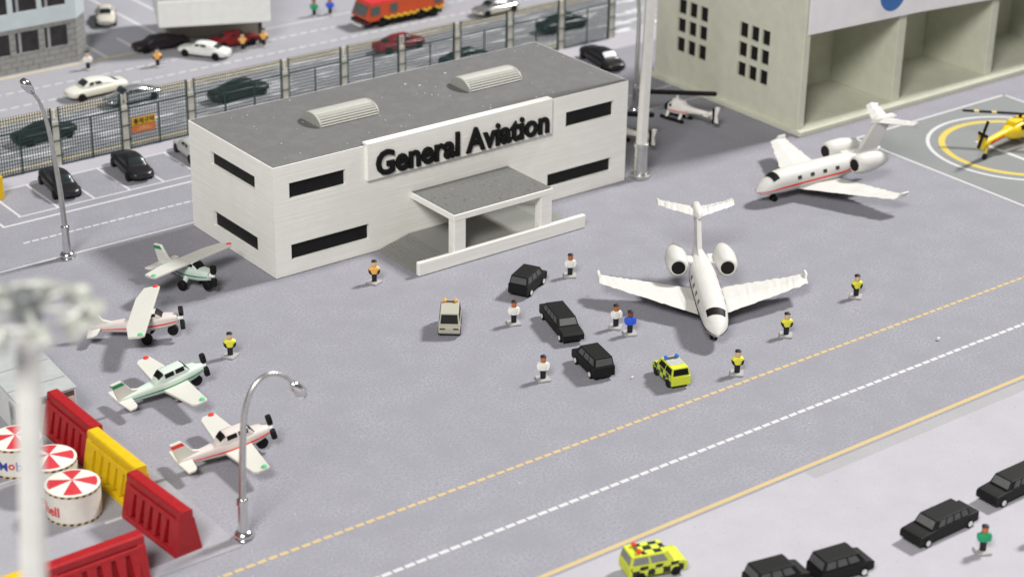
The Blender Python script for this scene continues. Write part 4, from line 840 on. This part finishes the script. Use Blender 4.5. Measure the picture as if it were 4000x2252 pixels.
# ------------------------------------------------------------------ die-cast saloon cars
def saloon(label, loc, head, col, rough=0.35, metal=0.0, glass=None, L=5.3, Wd=2.0, Ht=1.5, cat='car', name='saloon_car', wind=None):
    mname = 'paint_%d_%d_%d' % tuple(int(c * 1000) for c in col)
    m = plain(mname, col, rough, metal, 0.04, 1.5, 0.5); glass = glass or plain('car_glass', (0.02, 0.028, 0.03), 0.25)
    t = thing(name, label, cat, loc, head, 'model saloon cars'); h = L / 2; w = Wd / 2
    k = Ht / 1.7; zz = 0.64 * k
    lf = Loft([(h, zz, w * 0.58, 0.18 * k, 0.22 * k, 2.6), (h - 0.25, zz, w * 0.84, 0.28 * k, 0.34 * k, 3), (h - 0.9, zz, w * 0.97, 0.37 * k, 0.40 * k, 3.4), (h - 1.6, zz, w, 0.45 * k, 0.40 * k, 3.6), (0, zz, w, 0.50 * k, 0.40 * k, 3.6), (-h + 1.0, zz, w * 0.98, 0.50 * k, 0.40 * k, 3.4), (-h + 0.25, zz, w * 0.88, 0.44 * k, 0.36 * k, 3), (-h, zz, w * 0.62, 0.28 * k, 0.22 * k, 2.6)])
    mb = MB(); lf.mesh(mb, 32, 28); zb = 1.0 * k
    cab = Loft([(h - 1.3, zb, w * 0.74, 0.04, 0.1, 3), (h - 2.1, zb, w * 0.80, (Ht - zb) * 0.93, 0.2, 2.9), (h - 2.75, zb, w * 0.80, Ht - zb, 0.2, 2.9), (h - 3.5, zb, w * 0.80, (Ht - zb) * 0.95, 0.2, 2.9), (-h + 0.7, zb, w * 0.70, 0.07, 0.1, 2.8)])
    cab.mesh(mb, 24, 28); obj('body', mb, m, t, 0, 1, 0.9)
    for s_ in (0, 1):
        def q(a): return a if s_ == 0 else PI - a
        mb = MB(); cab.patch(mb, h - 2.5, h - 2.02, q(0.26), q(0.70), 0.02, 6, 5, -0.14); obj('side_window', mb, glass, t)
        mb = MB(); cab.patch(mb, h - 3.4, h - 2.78, q(0.26), q(0.70), 0.02, 6, 5, 0.12); obj('side_window', mb, glass, t)
    mb = MB(); cab.patch(mb, h - 2.05, h - 1.52, PI * 0.28, PI * 0.72, 0.02, 5, 10); obj('windshield', mb, wind or glass, t)
    mb = MB(); cab.patch(mb, -h + 0.95, -h + 1.5, PI * 0.28, PI * 0.72, 0.02, 5, 10); obj('rear_window', mb, glass, t)
    wheelset(t, (-h + 1.1, h - 1.05), w - 0.12, 0.42, False, 0.36)
    return t
WH = (0.66, 0.66, 0.59); BK = (0.012, 0.012, 0.014)
saloon('black saloon parked in the bay beside the left street lamp', (-5.5, 26.9, 0), 262, BK, 0.35, L=6.0, Wd=2.3, Ht=1.8)
saloon('black saloon parked in the bay nearest the terminal corner', (1.55, 27.0, 0), 262, BK, 0.35, L=6.0, Wd=2.3, Ht=1.8)
saloon('pale grey saloon mostly hidden behind left corner of terminal', (7.85, 27.3, 0), 264, (0.42, 0.43, 0.42), L=5.4)
saloon('cream white saloon on the road, left of the silver one', (8.3, 47.2, 0), 181, WH, L=6.3, Wd=2.3, Ht=1.85)
saloon('silver saloon behind the fence, next to cream white car', (10.3, 43.5, 0), 182, (0.62, 0.63, 0.65), 0.2, 0.8, L=5.8, Wd=2.1, Ht=1.6)
saloon('white saloon parked below the overhanging white block', (22.9, 51.6, 0), 124, (0.70, 0.71, 0.68), L=5.6, Wd=2.1, Ht=1.6)
saloon('dark saloon in the shade under left end of overhanging block', (20.3, 56.3, 0), 172, (0.016, 0.010, 0.013), L=6.0, Wd=2.1, Ht=1.6)
saloon('red saloon parked under right end of overhanging block', (27.2, 52.9, 0), 352, (0.20, 0.011, 0.015), L=5.4, Ht=1.6)
saloon('cream saloon in the side road beside the grey brick office', (20.0, 68.0, 0), 244, (0.60, 0.57, 0.50), L=5.4, Wd=2.1, Ht=1.7)
saloon('black saloon behind the fence at left edge', (-1.2, 38.9, 0), 2, (0.006, 0.012, 0.012), L=6.2, Wd=2.2, Ht=1.8)
saloon('black saloon behind the fence near the left roof corner', (19.3, 38.7, 0), 2, (0.006, 0.012, 0.012), L=6.4, Wd=2.2, Ht=1.8)
saloon('dark red saloon behind the fence below the fire engine', (40.6, 42.0, 0), 0, (0.22, 0.014, 0.022), L=6.0, Wd=2.1, Ht=1.7)
saloon('dark teal saloon behind the fence, half covered by the terminal roof', (43.6, 34.4, 0), 0, (0.008, 0.035, 0.04), L=5.8, Ht=1.6)
saloon('dark green saloon behind the fence, right of the dark red car', (59.0, 37.6, 0), 0, (0.008, 0.022, 0.017), L=6.2, Wd=2.2, Ht=1.8)
saloon('silver saloon on the road to the right of fire engine', (56.7, 46.4, 0), 180, (0.66, 0.66, 0.66), 0.18, 0.85, L=5.8, Wd=2.1, Ht=1.6)
saloon('black saloon with pale reflection painted on its windscreen beside the far right corner of terminal roof', (55.1, 26.0, 0), 259, BK, 0.22, L=6.6, Wd=2.4, Ht=1.8, wind=plain('windscreen_reflection', (0.7, 0.7, 0.72), 0.2))  # reflected light put into the windscreen colour
FT = thing('fire_engine', 'orange and red airport fire engine with yellow black chequered sill', 'fire engine', (46.6, 50.5, 0), 180)
fr = plain('fire_red', (0.62, 0.03, 0.04), 0.35, 0, 0.05, 1, 0.5); fo = plain('fire_orange', (0.56, 0.075, 0.02), 0.4, 0, 0.06, 1)
mb = MB(); mb.prism([(x, -1.45, z) for x, z in [(-5.0, 0.85), (4.8, 0.85), (5.4, 1.2), (4.7, 2.75), (-5.0, 2.75)]], (0, 2.9, 0)); obj('body', mb, fo, FT, 0.08, 2)
mb = MB(); mb.box(-4.95, 4.65, -1.43, 1.43, 2.72, 2.9); rf = obj('roof', mb, fr, FT, 0.05, 2)
mb = MB(); mb.box(-1.8, 1.5, -0.8, 0.8, 2.85, 3.35); obj('water_cannon_box', mb, plain('deep_red', (0.42, 0.02, 0.025), 0.4), rf, 0.1, 2)
GLF = plain('fire_glass', (0.09, 0.095, 0.095), 0.3)
mb = MB(); mb.prism([(5.33, -1.25, 1.42), (5.33, 1.25, 1.42), (4.82, 1.2, 2.55), (4.82, -1.2, 2.55)], (0.05, 0, 0.015)); obj('windshield', mb, GLF, FT)
for s_ in (1, -1):
    for a, b in ((3.5, 4.75), (1.2, 2.2), (-4.7, -3.7)): mb = MB(); mb.box(a, b, s_ * 1.45 - 0.03, s_ * 1.45 + 0.03, 1.5, 2.5); obj('side_window', mb, GLF, FT)
    mb = MB()
    for k in range(20): mb.box(-4.95 + k * 0.42, -4.95 + (k + 1) * 0.42, s_ * 1.47 - 0.03, s_ * 1.47 + 0.03, 0.86 if k % 2 else 1.02, 1.02 if k % 2 else 1.2)
    obj('yellow_chequer', mb, plain('chequer_yellow', (0.75, 0.6, 0.03)), FT)
    for x in (3.2, -1.9, -3.6): mb = MB(); mb.cyl((x, s_ * 1.3, 0.6), 0.6, 0.4, 'y', 20); obj('wheel', mb, BLACK, FT, 0.05)
mb = MB(); mb.box(-4.8, 2.4, -1.3, 1.3, 0.35, 0.85); obj('chassis', mb, BLACK, FT)
mb = MB(); mb.box(4.6, 5.5, -1.4, 1.4, 0.5, 0.95); obj('bumper', mb, plain('bumper_dark', (0.05, 0.02, 0.02)), FT, 0.08)
mb = MB(); mb.box(4.7, 5.7, -0.7, 0.7, 0.25, 0.5); obj('plough', mb, HUB_W, FT, 0.05)

# ------------------------------------------------------------------ figures
def rrect(mb, secs, n=4):
    """closed stack of rounded rectangles (cx, cy, z, hx, hy)"""
    vs = []; N = 16
    for cx, cy, z, hx, hy in secs:
        for k in range(N):
            q = 2 * PI * (k + 0.5) / N; e = 2 / 3.2; c, s_ = math.cos(q), math.sin(q)
            vs.append((cx + math.copysign(abs(c) ** e, c) * hx, cy + math.copysign(abs(s_) ** e, s_) * hy, z))
    M = len(secs)
    fs = [(i * N + k, i * N + (k + 1) % N, (i + 1) * N + (k + 1) % N, (i + 1) * N + k) for i in range(M - 1) for k in range(N)]
    fs += [tuple(range(N - 1, -1, -1)), tuple((M - 1) * N + k for k in range(N))]
    return mb.add(vs, fs)
SKIN = {'light': plain('skin_light', (0.62, 0.44, 0.28), 0.5), 'brown': plain('skin_brown', (0.46, 0.155, 0.055), 0.5), 'dark': plain('skin_dark', (0.17, 0.065, 0.04), 0.5)}
SHIRT = {'white': plain('shirt_white', (0.76, 0.75, 0.70), 0.5), 'blue': plain('shirt_blue', (0.03, 0.10, 0.62), 0.5), 'green': plain('shirt_green', (0.02, 0.30, 0.13), 0.5), 'yellow': plain('vest_yellow', (0.72, 0.68, 0.06), 0.5), 'orange': plain('vest_orange', (0.80, 0.42, 0.10), 0.5)}
CAPB = plain('hair_black', (0.012, 0.010, 0.009), 0.5); NAVY = plain('trousers_navy', (0.008, 0.009, 0.016), 0.5)
def person(label, x, y, head, shirt, skin='brown', base_head=0, vest=False, group=None, zoff=0.0):
    t = thing('person', label, 'person', (x, y, zoff), head, 'miniature people standing on grey bases')
    sk = SKIN[skin]; z0 = 0.13
    mb = MB(); rrect(mb, [(0, 0, z0, 0.12, 0.16), (0, 0, 0.8, 0.14, 0.19), (0, 0, 1.25, 0.17, 0.25), (0, 0, 1.38, 0.13, 0.2), (0, 0, 1.42, 0.11, 0.12), (0.01, 0, 1.47, 0.19, 0.19), (0.01, 0, 1.80, 0.2, 0.2), (0, 0, 1.86, 0.1, 0.1)])
    obj('body', mb, sk, t, 0, 1, 0.8)
    mb = MB(); rrect(mb, [(0, 0, z0, 0.15, 0.20), (0, 0, 0.45, 0.15, 0.20), (0, 0, 0.86, 0.17, 0.22)]); obj('trousers', mb, NAVY, t, 0, 1, 0.8)
    top = SHIRT[shirt]
    mb = MB(); rrect(mb, [(0, 0, 0.80, 0.19, 0.25), (0.01, 0, 1.0, 0.22, 0.29), (0.0, 0, 1.28, 0.215, 0.33), (0, 0, 1.40, 0.16, 0.25)])
    if not vest:
        for s_ in (1, -1): rrect(mb, [(0.10, s_ * 0.30, 0.86, 0.10, 0.09), (0.06, s_ * 0.36, 1.02, 0.12, 0.10), (0.0, s_ * 0.36, 1.22, 0.13, 0.11), (0.0, s_ * 0.30, 1.36, 0.09, 0.09)])
    obj('shirt', mb, top, t, 0, 1, 0.8)
    if vest:
        mb = MB()
        for s_ in (1, -1): rrect(mb, [(0.12, s_ * 0.26, 0.80, 0.10, 0.09), (0.06, s_ * 0.36, 0.95, 0.12, 0.095), (0.0, s_ * 0.38, 1.14, 0.12, 0.09)])
        obj('sleeves', mb, NAVY, t, 0, 1, 0.8)
        mb = MB(); rrect(mb, [(0, 0, 1.12, 0.23, 0.40), (0, 0, 1.22, 0.235, 0.46), (0, 0, 1.33, 0.2, 0.40), (0, 0, 1.41, 0.15, 0.25)]); obj('vest_shoulders', mb, top, t, 0, 1, 0.8)
    mb = MB(); rrect(mb, [(-0.03, 0, 1.76, 0.205, 0.215), (-0.02, 0, 1.85, 0.215, 0.22), (-0.02, 0, 1.91, 0.17, 0.17), (-0.01, 0, 1.94, 0.08, 0.08)]); obj('hair', mb, CAPB, t, 0, 1, 0.8)
    mb = MB(); mb.box(-0.48, 0.48, -0.48, 0.48, 0.0, 0.15, 0, R(base_head - head)); obj('figure_base', mb, PASTE, t, 0.03)
# face the camera side: heading about -120
P = person
P('figure in orange top standing left of the porch steps', 5.95, -4.95, -120, 'orange', 'light', 20, True)
P('figure in white shirt right of the black estate car, below the low porch wall', 19.3, -12.95, -120, 'white', 'brown', 55)
P('figure in white shirt left of the black limousine, above the lone white one', 10.38, -17.2, -125, 'white', 'brown', 70)
P('figure in white shirt standing next to the one in blue', 16.25, -22.2, -110, 'white', 'brown', 40)
P('figure in bright blue top beside one in white, by the jet wing', 16.4, -23.65, -120, 'blue', 'dark', 60)
P('figure in white shirt left of lowest black estate car on apron', 6.52, -25.65, -125, 'white', 'brown', 70)
P('figure in yellow vest by the dashed yellow line, near the lime car', 18.45, -33.15, -120, 'yellow', 'light', 45, True)
P('figure in yellow vest right of the jet nose', 25.75, -30.75, -115, 'yellow', 'light', 45, True)
P('figure in yellow vest farthest right, beyond the jet wing tip', 35.05, -29.05, -110, 'yellow', 'light', 35, True)
P('figure in yellow vest on the left, between the parked light planes', -9.7, -9.45, -120, 'yellow', 'light', 30, True)
P('figure in green shirt standing by the limousine, bottom right', 14.35, -59.5, -130, 'green', 'brown', 60)
P('figure in white shirt in front of the grey brick office', 11.1, 54.5, -120, 'white', 'light', 20)
P('figure in orange vest standing alone on road before the dark saloon', 17.3, 51.35, -120, 'orange', 'light', 20, True)
P('figure in orange vest in front of the red saloon', 27.0, 50.85, -120, 'orange', 'light', 20, True)
P('figure in orange vest right of the red saloon, under the block corner', 29.55, 50.85, -120, 'orange', 'light', 20, True)
P('figure in green top left of fire engine, at top of photo', 39.5, 56.7, -120, 'green', 'brown', 20)
P('figure in blue top left of fire engine, at top of photo', 41.25, 56.2, -120, 'blue', 'brown', 20)
P('figure cut off by the right edge near the second limousine', 18.25, -60.6, -120, 'white', 'brown', 60)

# ------------------------------------------------------------------ small debris
mb = MB(); mb.box(-0.14, 0.14, -0.12, 0.12, 0, 0.2, 0, 0.5); o = obj('plastic_chip', mb, JETW, None, 0.03); o.location = (34.55, -38.0, 0.012); tag(o, 'tiny white plastic chip between the dashed taxiway lines', 'chip')
mb = MB(); mb.box(-0.15, 0.15, -0.06, 0.06, 0, 0.1, 0, 0.3); o = obj('plastic_chip', mb, JETW, None, 0.02); o.location = (11.9, -29.2, 0.012); tag(o, 'tiny white plastic chip on ground between lowest black car and lime car', 'chip')
rnd = random.Random(11); mb = MB()
for k in range(140):
    x, y = rnd.uniform(-22, 60), rnd.uniform(-45, 12)
    if 0 < x < 36 and y > -6: continue
    s_ = rnd.uniform(0.012, 0.03); mb.box(x - s_, x + s_, y - s_, y + s_, 0.013, 0.013 + s_, 0, rnd.uniform(0, 3))
o = obj('dust', mb, JETW); o['kind'] = 'stuff'; tag(o, 'white dust specks scattered over the grey apron', 'dust')
mb = MB()
for k in range(55):
    x, y = rnd.uniform(0.5, 35.5), rnd.uniform(0.5, 12.6); s_ = rnd.uniform(0.02, 0.05); mb.box(x - s_, x + s_, y - s_, y + s_, H + 0.03, H + 0.03 + s_, 0, rnd.uniform(0, 3))
for x, y in ((19.5, 10.2), (24.0, 10.6), (20.3, 9.2)): mb.box(x - 0.2, x + 0.2, y - 0.03, y + 0.03, H + 0.03, H + 0.07, 0, 0.5); mb.box(x - 0.08, x + 0.12, y - 0.03, y + 0.05, H + 0.03, H + 0.10, 0, -0.6)
o = obj('roof_dust', mb, JETW); o['kind'] = 'stuff'; tag(o, 'white dust and plastic crumbs on the grey terminal roof', 'dust')
bpy.context.view_layer.update()
